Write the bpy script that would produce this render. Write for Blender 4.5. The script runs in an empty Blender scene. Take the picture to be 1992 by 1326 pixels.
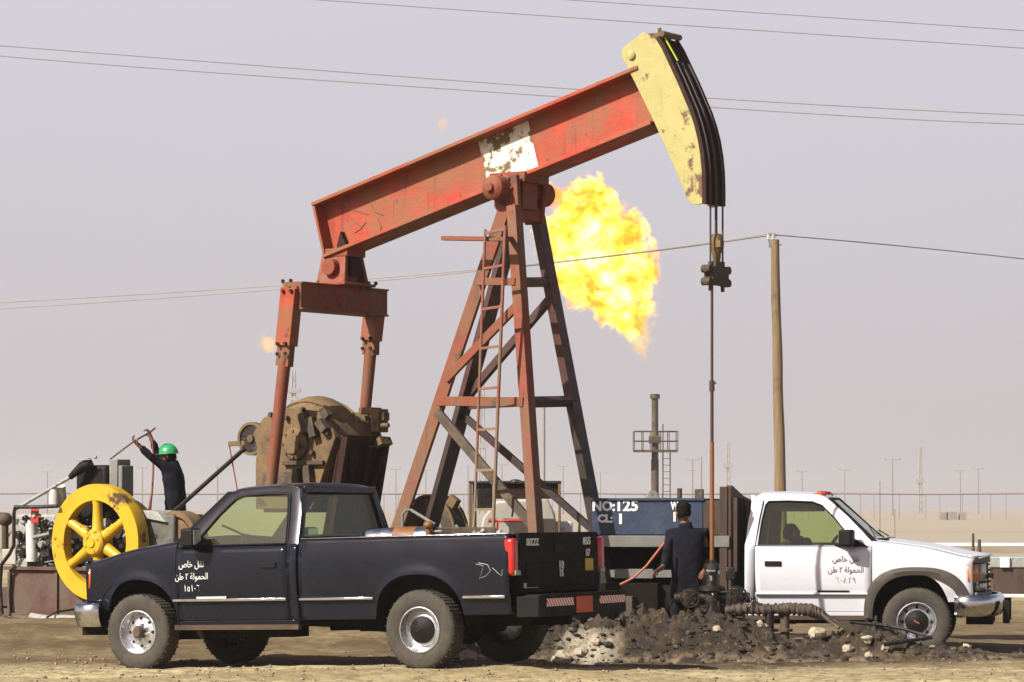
import bpy, bmesh, math, random
from mathutils import Vector, Matrix, noise
from math import sin, cos, pi, radians, sqrt, atan2, tan, exp
random.seed(7)
scene = bpy.context.scene
COL = scene.collection
# ------------------------------------------------------------------ camera, sky, sun, exposure
F = 6000.0; CAM_Z = 1.66; HY = 987.0; CX = 996.0
cam = bpy.data.cameras.new("camera"); cam_o = bpy.data.objects.new("camera", cam); COL.objects.link(cam_o)
cam_o.location = (0, 0, CAM_Z); cam_o.rotation_euler = (radians(90), 0, 0)
cam.sensor_width = 36; cam.lens = F / 1992 * 36; cam.shift_y = (HY - 663) / 1992
cam.clip_start = 0.5; cam.clip_end = 9000
scene.camera = cam_o
SUN_EL = radians(41)
travel = Vector((0.79 * cos(SUN_EL), 0.613 * cos(SUN_EL), -sin(SUN_EL))).normalized()
sun = bpy.data.lights.new("sun", 'SUN'); sun.energy = 4.9; sun.angle = radians(0.6); sun.color = (1.0, 0.95, 0.87)
sun_o = bpy.data.objects.new("sun", sun); COL.objects.link(sun_o)
sun_o.rotation_euler = travel.to_track_quat('-Z', 'Y').to_euler(); sun_o.location = (-10, 10, 20)
world = bpy.data.worlds.new("World"); scene.world = world; world.use_nodes = True
wn = world.node_tree; bg = wn.nodes['Background']
sky = wn.nodes.new('ShaderNodeTexSky'); sky.sky_type = 'NISHITA'; sky.sun_disc = False
sky.sun_elevation = SUN_EL; sky.sun_rotation = atan2(-travel.x, -travel.y)
sky.dust_density = 5.0; sky.air_density = 1.0; sky.ozone_density = 2.0
hs = wn.nodes.new('ShaderNodeMix'); hs.data_type = 'RGBA'; hs.blend_type = 'MULTIPLY'; hs.inputs[0].default_value = 1
hs.inputs[7].default_value = (1.2, 1.0, 1.02, 1)
wn.links.new(sky.outputs[0], hs.inputs[6])
dm = wn.nodes.new('ShaderNodeMix'); dm.data_type = 'RGBA'; 
geo = wn.nodes.new('ShaderNodeNewGeometry'); sx = wn.nodes.new('ShaderNodeSeparateXYZ'); wn.links.new(geo.outputs['Incoming'], sx.inputs[0])
ab_ = wn.nodes.new('ShaderNodeMath'); ab_.operation = 'ABSOLUTE'; wn.links.new(sx.outputs['Z'], ab_.inputs[0])
vr = wn.nodes.new('ShaderNodeMapRange'); vr.interpolation_type = 'SMOOTHSTEP'; vr.inputs[1].default_value = .17; vr.inputs[2].default_value = .32; vr.inputs[3].default_value = .80; vr.inputs[4].default_value = .0
wn.links.new(ab_.outputs[0], vr.inputs[0]); wn.links.new(vr.outputs[0], dm.inputs[0]);   # high, slightly uneven dust veil evens out the blue
vn = wn.nodes.new('ShaderNodeTexNoise'); vn.inputs['Scale'].default_value = 5; vn.inputs['Detail'].default_value = 4
vm = wn.nodes.new('ShaderNodeMapping'); vm.inputs['Scale'].default_value = (1, 1, 3.5); wn.links.new(geo.outputs['Incoming'], vm.inputs[0]); wn.links.new(vm.outputs[0], vn.inputs['Vector'])
vc = wn.nodes.new('ShaderNodeMix'); vc.data_type = 'RGBA'; vc.inputs[6].default_value = (7.35, 6.92, 7.1, 1); vc.inputs[7].default_value = (8.3, 7.95, 8.95, 1)
vq = wn.nodes.new('ShaderNodeMapRange'); vq.inputs[1].default_value = .3; vq.inputs[2].default_value = .7; vq.inputs[3].default_value = -.12; vq.inputs[4].default_value = .12; wn.links.new(vn.outputs['Fac'], vq.inputs[0])
vz = wn.nodes.new('ShaderNodeMath'); vz.operation = 'MULTIPLY_ADD'; wn.links.new(ab_.outputs[0], vz.inputs[0]); vz.inputs[1].default_value = 5.5; wn.links.new(vq.outputs[0], vz.inputs[2]); wn.links.new(vz.outputs[0], vc.inputs[0]); wn.links.new(vc.outputs[2], dm.inputs[7])
wn.links.new(hs.outputs[2], dm.inputs[6]); wn.links.new(dm.outputs[2], bg.inputs[0])
bg.inputs[1].default_value = 0.05
scene.view_settings.view_transform = 'Standard'; scene.view_settings.look = 'None'
scene.view_settings.exposure = 0.9; scene.view_settings.gamma = 1
scene.cycles.use_denoising = True
scene.cycles.max_bounces = 8; scene.cycles.volume_bounces = 1; scene.cycles.transparent_max_bounces = 16

# ------------------------------------------------------------------ helpers
def W(px, py, D):
    "point in the world seen at a picture pixel at true distance D"
    return Vector(((px - CX) / F * D, D, CAM_Z + (HY - py) / F * D))
def frame(o, fwd, pitch=0.0):
    f = Vector((fwd[0], fwd[1], 0)).normalized(); l = Vector((-f.y, f.x, 0)); u = Vector((0, 0, 1))
    f2 = f * cos(pitch) + u * sin(pitch); u2 = u * cos(pitch) - f * sin(pitch)
    m = Matrix.Identity(4)
    for i in range(3): m[i][0] = f2[i]; m[i][1] = l[i]; m[i][2] = u2[i]; m[i][3] = o[i]
    return m
def on_plane(m, px, py, y):
    "where the sight line through a pixel meets the local plane y=const of a thing"
    mi = m.inverted(); A = mi @ Vector((0, 0, CAM_Z)); B = mi.to_3x3() @ Vector(((px - CX) / F, 1, (HY - py) / F))
    t = (y - A.y) / B.y
    return A + t * B
def tag(o, label=None, cat=None, group=None, kind=None):
    if label: o['label'] = label
    if cat: o['category'] = cat
    if group: o['group'] = group
    if kind: o['kind'] = kind
    return o
def empty(name, m, label=None, cat=None, group=None):
    o = bpy.data.objects.new(name, None); COL.objects.link(o); o.empty_display_size = .2
    if not isinstance(m, Matrix): m = Matrix.Translation(Vector(m))
    o.matrix_world = m; o.matrix_basis = m
    return tag(o, label, cat, group)

class MB:
    def __init__(s): s.v = []; s.f = []; s.mi = []; s.cur = 0
    def add(s, vs, fs):
        n = len(s.v); s.v += [Vector(v) for v in vs]
        for f in fs: s.f.append([n + i for i in f]); s.mi.append(s.cur)
        return s
    def box(s, c, d, rot=None):
        c = Vector(c); vs = []
        for x in (-.5, .5):
            for y in (-.5, .5):
                for z in (-.5, .5):
                    p = Vector((x * d[0], y * d[1], z * d[2]))
                    if rot is not None: p = rot @ p
                    vs.append(c + p)
        return s.add(vs, [(0, 1, 3, 2), (4, 6, 7, 5), (0, 4, 5, 1), (2, 3, 7, 6), (0, 2, 6, 4), (1, 5, 7, 3)])
    def bar(s, p0, p1, w, h, side=(0, 1, 0)):
        "rectangular bar; w is measured along side, h across it"
        p0 = Vector(p0); p1 = Vector(p1); d = (p1 - p0).normalized(); sd = Vector(side); sd = (sd - d * sd.dot(d)).normalized(); u = d.cross(sd)
        vs = []
        for p in (p0, p1):
            for a, b in ((-1, -1), (1, -1), (1, 1), (-1, 1)): vs.append(p + sd * a * w / 2 + u * b * h / 2)
        return s.add(vs, [(3, 2, 1, 0), (4, 5, 6, 7), (0, 1, 5, 4), (1, 2, 6, 5), (2, 3, 7, 6), (3, 0, 4, 7)])
    def tube(s, pts, r, n=10, cap=True):
        pts = [Vector(p) for p in pts]; rs = r if isinstance(r, (list, tuple)) else [r] * len(pts)
        up = None; vs = []
        for i, p in enumerate(pts):
            d = (pts[min(i + 1, len(pts) - 1)] - pts[max(i - 1, 0)]).normalized()
            if up is None: up = Vector((0, 0, 1)) if abs(d.z) < .9 else Vector((1, 0, 0))
            a = (up - d * up.dot(d)).normalized(); b = d.cross(a); up = a
            for k in range(n): t = 2 * pi * k / n; vs.append(p + (a * cos(t) + b * sin(t)) * rs[i])
        fs = []
        for i in range(len(pts) - 1):
            for k in range(n): k2 = (k + 1) % n; fs.append((i * n + k, i * n + k2, (i + 1) * n + k2, (i + 1) * n + k))
        if cap: fs.append(tuple(reversed(range(n)))); fs.append(tuple((len(pts) - 1) * n + k for k in range(n)))
        return s.add(vs, fs)
    def lathe(s, prof, c, axis=(0, 0, 1), n=32, a0=0, a1=2 * pi):
        "prof: (radius, height along axis)"
        c = Vector(c); ax = Vector(axis).normalized(); t = Vector((0, 0, 1)) if abs(ax.z) < .9 else Vector((1, 0, 0))
        a = (t - ax * t.dot(ax)).normalized(); b = ax.cross(a); full = abs(a1 - a0 - 2 * pi) < 1e-6; m = n if full else n + 1
        vs = []
        for k in range(m):
            th = a0 + (a1 - a0) * k / n
            for r, h in prof: vs.append(c + ax * h + (a * cos(th) + b * sin(th)) * r)
        P = len(prof); fs = []
        for k in range(n):
            k2 = (k + 1) % m
            for j in range(P - 1): fs.append((k * P + j, k2 * P + j, k2 * P + j + 1, k * P + j + 1))
        return s.add(vs, fs)
    def cyl(s, p0, p1, r, n=16, r1=None):
        return s.tube([p0, p1], [r, r if r1 is None else r1], n)
    def prism(s, poly, off):
        "closed polygon of 3D points pushed along off"
        off = Vector(off); n = len(poly); vs = [Vector(p) for p in poly] + [Vector(p) + off for p in poly]
        return s.add(vs, [tuple(range(n)), tuple(reversed(range(n, 2 * n)))] + [(i, i + n, (i + 1) % n + n, (i + 1) % n) for i in range(n)])
    def sphere(s, c, r, n=16, m=10, fn=None):
        c = Vector(c); r = (r, r, r) if not isinstance(r, (tuple, list)) else r
        vs = []
        for i in range(m + 1):
            ph = pi * i / m
            for k in range(n):
                th = 2 * pi * k / n; p = Vector((sin(ph) * cos(th), sin(ph) * sin(th), cos(ph)))
                if fn: p = fn(p)
                vs.append(c + Vector((p.x * r[0], p.y * r[1], p.z * r[2])))
        fs = []
        for i in range(m):
            for k in range(n): k2 = (k + 1) % n; fs.append((i * n + k, (i + 1) * n + k, (i + 1) * n + k2, i * n + k2))
        return s.add(vs, fs)
    def grid(s, rows):
        R = len(rows); C = len(rows[0]); vs = [p for r in rows for p in r]
        return s.add(vs, [(i * C + j, i * C + j + 1, (i + 1) * C + j + 1, (i + 1) * C + j) for i in range(R - 1) for j in range(C - 1)])
    def mesh(s, name, mats, smooth=40, inv=None):
        me = bpy.data.meshes.new(name)
        vs = [inv @ v for v in s.v] if inv is not None else s.v
        me.from_pydata([tuple(v) for v in vs], [], s.f)
        mats = mats if isinstance(mats, (list, tuple)) else [mats]
        for m in mats: me.materials.append(m)
        me.polygons.foreach_set('material_index', s.mi)
        bm = bmesh.new(); bm.from_mesh(me); bmesh.ops.remove_doubles(bm, verts=bm.verts, dist=1e-5)
        bmesh.ops.recalc_face_normals(bm, faces=bm.faces); bm.to_mesh(me); bm.free()
        if smooth: me.shade_smooth(); me.set_sharp_from_angle(angle=radians(smooth))
        me.update(); return me
    def build(s, name, mats, parent=None, smooth=40, bevel=0, world=False, label=None, cat=None, group=None, kind=None, solid=0):
        inv = None; loc = None
        if parent is not None and world: inv = parent.matrix_basis.inverted()
        if parent is None and kind is None:
            xs = [v.x for v in s.v]; ys = [v.y for v in s.v]; zs = [v.z for v in s.v]
            loc = Vector(((min(xs) + max(xs)) / 2, (min(ys) + max(ys)) / 2, min(zs))); inv = Matrix.Translation(-loc)
        o = bpy.data.objects.new(name, s.mesh(name, mats, smooth, inv)); COL.objects.link(o)
        if parent is not None: o.parent = parent
        if loc is not None: o.location = loc
        if solid:
            md = o.modifiers.new("thickness", 'SOLIDIFY'); md.thickness = solid; md.offset = -1
        if bevel:
            md = o.modifiers.new("bevel", 'BEVEL'); md.width = bevel; md.segments = 2; md.limit_method = 'ANGLE'; md.angle_limit = radians(50)
        return tag(o, label, cat, group, kind)
def part(fn, name, mats, parent, **k):
    m = MB(); fn(m); return m.build(name, mats, parent, **k)
def copy_tree(o, parent=None):
    c = o.copy(); COL.objects.link(c); c.parent = parent
    for ch in [x for x in bpy.data.objects if x.parent == o]: copy_tree(ch, c)
    return c
def text_obj(body, size, mat, parent, m, name="lettering", ext=0.0015, squeeze=1.0, bold=0.0, space=1.0):
    cu = bpy.data.curves.new("t", 'FONT'); cu.body = body; cu.size = size; cu.extrude = ext; cu.align_x = 'CENTER'; cu.align_y = 'CENTER'; cu.offset = bold; cu.resolution_u = 2; cu.space_character = space
    t = bpy.data.objects.new("t", cu); COL.objects.link(t)
    dg = bpy.context.evaluated_depsgraph_get(); me = bpy.data.meshes.new_from_object(t.evaluated_get(dg))
    bpy.data.objects.remove(t); bpy.data.curves.remove(cu)
    me.transform(m @ Matrix.Diagonal((squeeze, 1, 1, 1))); me.materials.clear(); me.materials.append(mat); me.name = name
    o = bpy.data.objects.new(name, me); COL.objects.link(o); o.parent = parent
    return o
def basis(o, x, y):
    x = Vector(x).normalized(); y = Vector(y).normalized(); z = x.cross(y); m = Matrix.Identity(4)
    for i in range(3): m[i][0] = x[i]; m[i][1] = y[i]; m[i][2] = z[i]; m[i][3] = o[i]
    return m

# ------------------------------------------------------------------ materials
def mat(name, col, rough=.6, metal=0., var=.18, scale=2.5, dust=0., rust=0., rust_scale=4., bump=0., bscale=30., coat=0., stretch=None,
        second=None, second_amt=.5, second_scale=1.2, dustcol=(.40, .31, .20), rustcol=(.10, .045, .02), spec=.5, det=6, K=.60, low=None, streak=0., coatr=.06):
    col = tuple(v * K for v in col); dustcol = tuple(v * K for v in dustcol); rustcol = tuple(v * K for v in rustcol)
    if second: second = tuple(v * K for v in second)
    m = bpy.data.materials.new(name); m.use_nodes = True; nt = m.node_tree; N = nt.nodes; L = nt.links
    b = N['Principled BSDF']; tc = N.new('ShaderNodeTexCoord'); src = tc.outputs['Object']
    if stretch:
        mp = N.new('ShaderNodeMapping'); mp.inputs['Scale'].default_value = stretch; L.new(src, mp.inputs[0]); src = mp.outputs[0]
    def nz(sc, d=det, r=.6):
        n = N.new('ShaderNodeTexNoise'); n.inputs['Scale'].default_value = sc; n.inputs['Detail'].default_value = d; n.inputs['Roughness'].default_value = r
        L.new(src, n.inputs['Vector']); return n.outputs['Fac']
    def ramp(f, a, c):
        r = N.new('ShaderNodeMapRange'); r.inputs[1].default_value = a; r.inputs[2].default_value = c; L.new(f, r.inputs[0]); return r.outputs[0]
    def mix(f, a, c):
        x = N.new('ShaderNodeMix'); x.data_type = 'RGBA'
        if isinstance(f, float): x.inputs[0].default_value = f
        else: L.new(f, x.inputs[0])
        for i, q in ((6, a), (7, c)):
            if isinstance(q, tuple): x.inputs[i].default_value = (*q, 1)
            else: L.new(q, x.inputs[i])
        return x.outputs[2]
    c = mix(ramp(nz(scale), .3, .7), tuple(v * (1 - var) for v in col), tuple(min(1, v * (1 + var)) for v in col))
    if second: c = mix(ramp(nz(second_scale, 5, .65), .62 - second_amt * .25, .70 - second_amt * .12), c, second)
    rr = rough
    if dust: c = mix(ramp(nz(scale * .6 + .7, 6, .7), .75 - dust * .5, .95 - dust * .15), c, dustcol)
    if rust: c = mix(ramp(nz(rust_scale, 8, .7), .70 - rust * .22, .74 - rust * .2), c, rustcol)
    if streak:
        mp2 = N.new('ShaderNodeMapping'); mp2.inputs['Scale'].default_value = (16, 16, 1.1); L.new(tc.outputs['Object'], mp2.inputs[0]); n2 = N.new('ShaderNodeTexNoise'); n2.inputs['Scale'].default_value = 1; n2.inputs['Detail'].default_value = 5; L.new(mp2.outputs[0], n2.inputs['Vector'])
        x2 = N.new('ShaderNodeMath'); x2.operation = 'MULTIPLY'; L.new(ramp(n2.outputs['Fac'], .58, .70), x2.inputs[0]); x2.inputs[1].default_value = streak; c = mix(x2.outputs[0], c, rustcol)
    if low:
        sp = N.new('ShaderNodeSeparateXYZ'); L.new(tc.outputs['Object'], sp.inputs[0]); ad = N.new('ShaderNodeMath'); ad.operation = 'MULTIPLY_ADD'; L.new(nz(2.2), ad.inputs[0]); ad.inputs[1].default_value = 2.6; L.new(sp.outputs['Z'], ad.inputs[2])
        c = mix(ramp(ad.outputs[0], low[1], low[2]), c, tuple(v * K for v in low[0]))
    L.new(c, b.inputs['Base Color']); b.inputs['Roughness'].default_value = rr; b.inputs['Metallic'].default_value = metal
    b.inputs['Coat Weight'].default_value = coat; b.inputs['Coat Roughness'].default_value = coatr; b.inputs['Specular IOR Level'].default_value = spec
    rm = N.new('ShaderNodeMapRange'); L.new(nz(scale * 2.3), rm.inputs[0]); rm.inputs[1].default_value = .3; rm.inputs[2].default_value = .7
    rm.inputs[3].default_value = max(.03, rough - .12); rm.inputs[4].default_value = min(1, rough + .12); L.new(rm.outputs[0], b.inputs['Roughness'])
    if bump:
        bp = N.new('ShaderNodeBump'); bp.inputs['Strength'].default_value = bump; bp.inputs['Distance'].default_value = .02
        L.new(nz(bscale, 8, .65), bp.inputs['Height']); L.new(bp.outputs[0], b.inputs['Normal'])
    return m
def glassmat(name, tint, gloss=.12):
    m = bpy.data.materials.new(name); m.use_nodes = True; nt = m.node_tree; N = nt.nodes; L = nt.links; N.remove(N['Principled BSDF'])
    t = N.new('ShaderNodeBsdfTransparent'); t.inputs[0].default_value = (*tint, 1); g = N.new('ShaderNodeBsdfGlossy'); g.inputs['Roughness'].default_value = .06; g.inputs[0].default_value = (.9, .95, .9, 1)
    d = N.new('ShaderNodeBsdfDiffuse'); d.inputs[0].default_value = (.30, .30, .20, 1); mx = N.new('ShaderNodeMixShader'); m2 = N.new('ShaderNodeMixShader')
    lw = N.new('ShaderNodeLayerWeight'); lw.inputs[0].default_value = .5; pw = N.new('ShaderNodeMath'); pw.operation = 'POWER'; L.new(lw.outputs['Facing'], pw.inputs[0]); pw.inputs[1].default_value = 4.5; fr = N.new('ShaderNodeMath'); fr.operation = 'MULTIPLY_ADD'; L.new(pw.outputs[0], fr.inputs[0]); fr.inputs[1].default_value = .8; fr.inputs[2].default_value = .045; m2.inputs[0].default_value = gloss
    L.new(t.outputs[0], m2.inputs[1]); L.new(d.outputs[0], m2.inputs[2]); L.new(fr.outputs[0], mx.inputs[0]); L.new(m2.outputs[0], mx.inputs[1]); L.new(g.outputs[0], mx.inputs[2])
    L.new(mx.outputs[0], N['Material Output'].inputs[0]); return m
M_red = mat("red paint", (.50, .036, .006), .65, scale=3, var=.35, second=(.31, .10, .034), second_amt=1.0, second_scale=1.3, rust=.32, rust_scale=5, dust=.12, bump=.25, K=.62, streak=.5)
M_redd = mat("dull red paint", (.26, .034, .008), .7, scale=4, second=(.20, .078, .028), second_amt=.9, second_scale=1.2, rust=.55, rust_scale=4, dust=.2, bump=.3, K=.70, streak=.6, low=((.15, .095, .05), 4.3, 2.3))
M_redshade = mat("oily red paint darkened for shade", (.085, .022, .014), .55, scale=4, second=(.05, .03, .018), second_amt=.8, rust=.4, dust=.1, bump=.3, low=((.03, .02, .014), 4.6, 2.8))  # shade on the far legs and braces is put into this darker red
M_yellowhead = mat("pale yellow paint", (.50, .445, .15), .6, scale=5, streak=.35, var=.10, rust=.52, rust_scale=3.2, rustcol=(.16, .07, .03), dust=.1, bump=.2)
M_fly = mat("bright yellow paint", (.72, .45, .008), .45, scale=4, var=.08, rust=.52, rust_scale=3.2, dust=.08, dustcol=(.5, .4, .2), bump=.15)
M_oil = mat("oily steel", (.014, .010, .007), .35, scale=8, var=.4, bump=.5, second=(.06, .045, .03), second_scale=5)
M_maroon = mat("dark rusty steel", (.04, .016, .009), .7, spec=.2, scale=5, var=.3, bump=.3)
M_dusty = mat("dust covered steel", (.19, .118, .046), .8, scale=4, var=.35, rust=.62, rust_scale=5, rustcol=(.06, .04, .022), bump=.5)
M_dustdark = mat("dark dusty steel", (.075, .05, .028), .75, scale=4, var=.35, bump=.5, second=(.14, .1, .055), second_scale=3)
M_white_patch = mat("chalky white paint", (.90, .88, .74), .8, scale=6, var=.08, rust=.95, rust_scale=4.5, rustcol=(.20, .13, .05), bump=.3)
M_steel = mat("bare steel", (.30, .29, .26), .45, .6, scale=6, rust=.3, bump=.2)
M_rope = mat("wire rope", (.05, .03, .025), .6, scale=20)
M_rod = mat("polished rod", (.10, .055, .04), .4, .3, scale=6)
M_rodrust = mat("rusty orange rod", (.26, .095, .02), .6, scale=6)
M_ladder = mat("sun bleached ladder paint", (.30, .075, .045), .7, scale=4, second=(.24, .15, .08), second_amt=.6, low=((.28, .21, .12), 4.4, 3.0), second_scale=1)
M_wood = mat("weathered wood", (.25, .17, .085), .9, scale=3, var=.35, stretch=(9, 9, .5), bump=.8, bscale=6)
M_wire = mat("power cable", (.36, .31, .27), .7)
M_poleg = mat("haze paled grey", (.34, .29, .25), .8)  # lighter grey carries distance haze that the thin dust volume lacks
M_navy = mat("dark navy car paint", (.010, .012, .020), .30, scale=1.5, var=.2, coat=.55, coatr=.12, dust=.22, dustcol=(.022, .018, .012), spec=.05, bump=.12, bscale=1.6)
M_tail = mat("tailgate paint darkened for shade", (.012, .009, .006), .7, scale=3, var=.4, spec=.12, dust=.25, dustcol=(.03, .022, .014))  # the tailgate's shade is mixed into this near-black paint colour
M_whitecar = mat("white car paint", (.78, .79, .84), .3, scale=2, var=.03, coat=.6, dust=.10, dustcol=(.6, .56, .5), K=.64)
M_tyre = mat("dusty tyre rubber", (.066, .056, .040), .9, scale=9, var=.25, bump=.3, dust=.35, dustcol=(.14, .115, .075))
M_chrome = mat("chrome", (.95, .97, 1.0), .16, 1., scale=6, var=.1, dust=.25, dustcol=(.45, .38, .3))
M_rim = mat("silver wheel", (.95, .97, 1.0), .28, .85, scale=10, var=.2, dust=.25, dustcol=(.3, .25, .2))
M_black = mat("black plastic", (.013, .011, .009), .65, spec=.15, scale=5, var=.3, dust=.2, dustcol=(.08, .07, .06))
M_under = mat("dirty underbody", (.016, .012, .008), .9, spec=.1, scale=6, var=.4)
M_rocker = mat("dusty lower sill", (.09, .055, .03), .9, scale=4, var=.3)
M_flare = mat("dusty brown wheel arch plastic", (.075, .060, .045), .75, scale=6, var=.2)
M_seat = mat("dark seat cloth", (.05, .045, .04), .9)
M_glass = glassmat("green tinted glass", (.68, .80, .52), .03)
M_glassd = glassmat("dusty green glass", (.76, .85, .62), .07)
M_lampred = mat("red lamp lens", (.62, .018, .012), .25, coat=.5, var=.1)
M_amber = mat("amber lamp lens", (.85, .18, .01), .25, coat=.5, var=.1)
M_clear = mat("headlamp glass", (.40, .39, .32), .2, .2)
M_whitelet = mat("white lettering paint", (1., 1., .95), .7, var=.15, scale=30)
M_darklet = mat("dark red lettering paint", (.22, .13, .12), .7, var=.2, scale=30)
M_blue = mat("blue paint", (.030, .062, .13), .6, scale=5, var=.25, second=(.06, .085, .15), second_scale=4, dust=.2, bump=.2, K=.42)
M_grey = mat("grey painted steel", (.22, .22, .19), .7, scale=5, var=.2, rust=.3, bump=.2)
M_lightgrey = mat("pale grey steel", (.75, .76, .72), .55, scale=6, var=.2, rust=.35, rustcol=(.1, .08, .05))
M_brownboard = mat("old brown boards", (.075, .045, .03), .85, scale=3, var=.35, stretch=(6, 6, .7))
M_skin = mat("skin", (.24, .105, .055), .6, scale=12, var=.1)
M_hair = mat("black hair", (.010, .007, .005), .9, spec=.1)
M_cover = mat("dark blue coverall", (.013, .014, .022), .95, spec=.1, scale=7, var=.4, dust=.3, dustcol=(.045, .042, .045), bump=1., bscale=9)
M_helmet = mat("green hard hat", (.035, .36, .13), .35, var=.1, scale=12)
M_hose = mat("orange hose", (.50, .12, .045), .6)
M_redrope = mat("red rope", (.28, .06, .04), .8)
M_orange = mat("orange red plate", (.70, .10, .02), .6)
M_yel = mat("yellow sticker", (.70, .50, .03), .6)
M_canvas = mat("dusty grey canvas", (.5, .47, .4), .95, scale=3, var=.15, bump=.4, bscale=8)
M_redp = mat("red steel", (.55, .03, .02), .6)
M_oilgrey = mat("greenish grey machine paint", (.13, .13, .105), .65, scale=7, var=.4, rust=.45, rust_scale=6, rustcol=(.03, .022, .015), bump=.5)
M_pale = mat("pale machine paint", (.38, .40, .36), .6, scale=9, var=.25, rust=.42, rust_scale=9, rustcol=(.05, .04, .03), bump=.4)
# ------------------------------------------------------------------ ground
def sst(a, b, x):
    t = max(0., min(1., (x - a) / (b - a))); return t * t * (3 - 2 * t)
def ns(x, y, s, o=0.): return noise.noise(Vector((x * s + o, y * s - o, o * .7)))
def zg(x, y):
    z = .11 * exp(-((x + .6) / 2.4) ** 2 - ((y - 30.3) / 1.6) ** 2)
    z += .30 * sst(33.6, 38.0, y) * sst(2.5, -.5, x) * (1 - sst(55, 110, y))
    z += .05 * exp(-((x - 4.5) / 3.) ** 2 - ((y - 33.6) / .7) ** 2)
    near = 1 - sst(45, 80, y)
    z += near * (.030 * ns(x, y, .55, 3) + .020 * ns(x, y, 2.1, 9) + .012 * ns(x, y, 6.5, 5))
    for yr in (28.9, 29.3, 30.55, 31.9):  # wheel ruts running past the trucks
        z -= near * .038 * exp(-((y - yr - .12 * sin(x * .35) - .05 * x * .1) / .14) ** 2)
    if y > 60: z += .5 * sst(60, 300, y) * ns(x, y, .012, 4)
    return z
def axis_vals(lo, hi, step, far, growth):
    v = [lo + i * step for i in range(int((hi - lo) / step) + 1)]
    s = step; a = v[-1]
    while a < far: s *= growth; a += s; v.append(a)
    return v
ys = axis_vals(25.5, 36, .07, 3200, 1.075)
xh = axis_vals(0, 8.5, .085, 1500, 1.16); xs = [-x for x in reversed(xh[1:])] + xh
ys = [-60, 0, 14, 20, 23] + ys
g = MB(); g.grid([[Vector((x, y, zg(x, y))) for x in xs] for y in ys])
M_ground = bpy.data.materials.new("desert sand"); M_ground.use_nodes = True
nt = M_ground.node_tree; N = nt.nodes; L = nt.links; b = N['Principled BSDF']; b.inputs['Roughness'].default_value = .95; b.inputs['Specular IOR Level'].default_value = .2
tc = N.new('ShaderNodeTexCoord')
def gn(sc, d=8, r=.65, st=None):
    n = N.new('ShaderNodeTexNoise'); n.inputs['Scale'].default_value = sc; n.inputs['Detail'].default_value = d; n.inputs['Roughness'].default_value = r
    if st:
        mp = N.new('ShaderNodeMapping'); mp.inputs['Scale'].default_value = st; L.new(tc.outputs['Object'], mp.inputs[0]); L.new(mp.outputs[0], n.inputs['Vector'])
    else: L.new(tc.outputs['Object'], n.inputs['Vector'])
    return n.outputs['Fac']
def gr(f, a, c, lo=0., hi=1.):
    r = N.new('ShaderNodeMapRange'); r.inputs[1].default_value = a; r.inputs[2].default_value = c; r.inputs[3].default_value = lo; r.inputs[4].default_value = hi; L.new(f, r.inputs[0]); return r.outputs[0]
def gm(f, a, c, bt='MIX'):
    x = N.new('ShaderNodeMix'); x.data_type = 'RGBA'; x.blend_type = bt; L.new(f, x.inputs[0])
    for i, q in ((6, a), (7, c)):
        if isinstance(q, tuple): x.inputs[i].default_value = (*q, 1)
        else: L.new(q, x.inputs[i])
    return x.outputs[2]
def mul(a, c):
    x = N.new('ShaderNodeMath'); x.operation = 'MULTIPLY'; L.new(a, x.inputs[0]); L.new(c, x.inputs[1]); return x.outputs[0]
sep = N.new('ShaderNodeSeparateXYZ'); L.new(tc.outputs['Object'], sep.inputs[0])
c = gm(gr(gn(.8, 9, .65, (.25, 1, 1)), .38, .62), (.26, .21, .105), (.45, .385, .215))
c = gm(gr(gn(7, 9, .75), .42, .62), c, (.15, .115, .065))
# soil behind the dark truck and on the left is browner
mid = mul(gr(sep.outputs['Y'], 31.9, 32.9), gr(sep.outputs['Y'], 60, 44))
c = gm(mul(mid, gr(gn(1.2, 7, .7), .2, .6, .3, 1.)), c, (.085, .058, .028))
# oil soaked patches round the well
vd = N.new('ShaderNodeVectorMath'); vd.operation = 'DISTANCE'; L.new(tc.outputs['Object'], vd.inputs[0]); vd.inputs[1].default_value = (1.6, 34.0, 0)
c = gm(mul(gr(vd.outputs['Value'], 3.8, 1.6), gr(gn(1.5, 6, .7), .3, .55)), c, (.030, .020, .012))
# far plain: pale bands of salt and darker tracks
fy = sep.outputs['Y']; wob = gr(gn(.03, 4, .5), 0, 1, -14, 14); ad = N.new('ShaderNodeMath'); ad.operation = 'ADD'; L.new(fy, ad.inputs[0]); L.new(wob, ad.inputs[1]); fw = ad.outputs[0]
c = gm(gr(fy, 60, 130), c, (.27, .235, .175))
c = gm(mul(mul(gr(fw, 132, 135), gr(fw, 152, 148)), gr(sep.outputs['X'], 4, 14)), c, (.55, .55, .55))
c = gm(mul(mul(gr(fw, 108, 112), gr(fw, 133, 130)), gr(gn(.15, 6, .7, (1, .3, 1)), .35, .6, .2, .8)), c, (.15, .10, .055))
c = gm(mul(mul(gr(fw, 205, 215), gr(fw, 235, 225)), gr(gn(.1, 5, .7), .4, .6, 0, .5)), c, (.22, .165, .11))
L.new(c, b.inputs['Base Color'])
bp = N.new('ShaderNodeBump'); bp.inputs['Strength'].default_value = .8; bp.inputs['Distance'].default_value = .035; L.new(gn(9, 10, .75), bp.inputs['Height']); L.new(bp.outputs[0], b.inputs['Normal'])
g.build("ground", M_ground, kind='structure', smooth=180)

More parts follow.
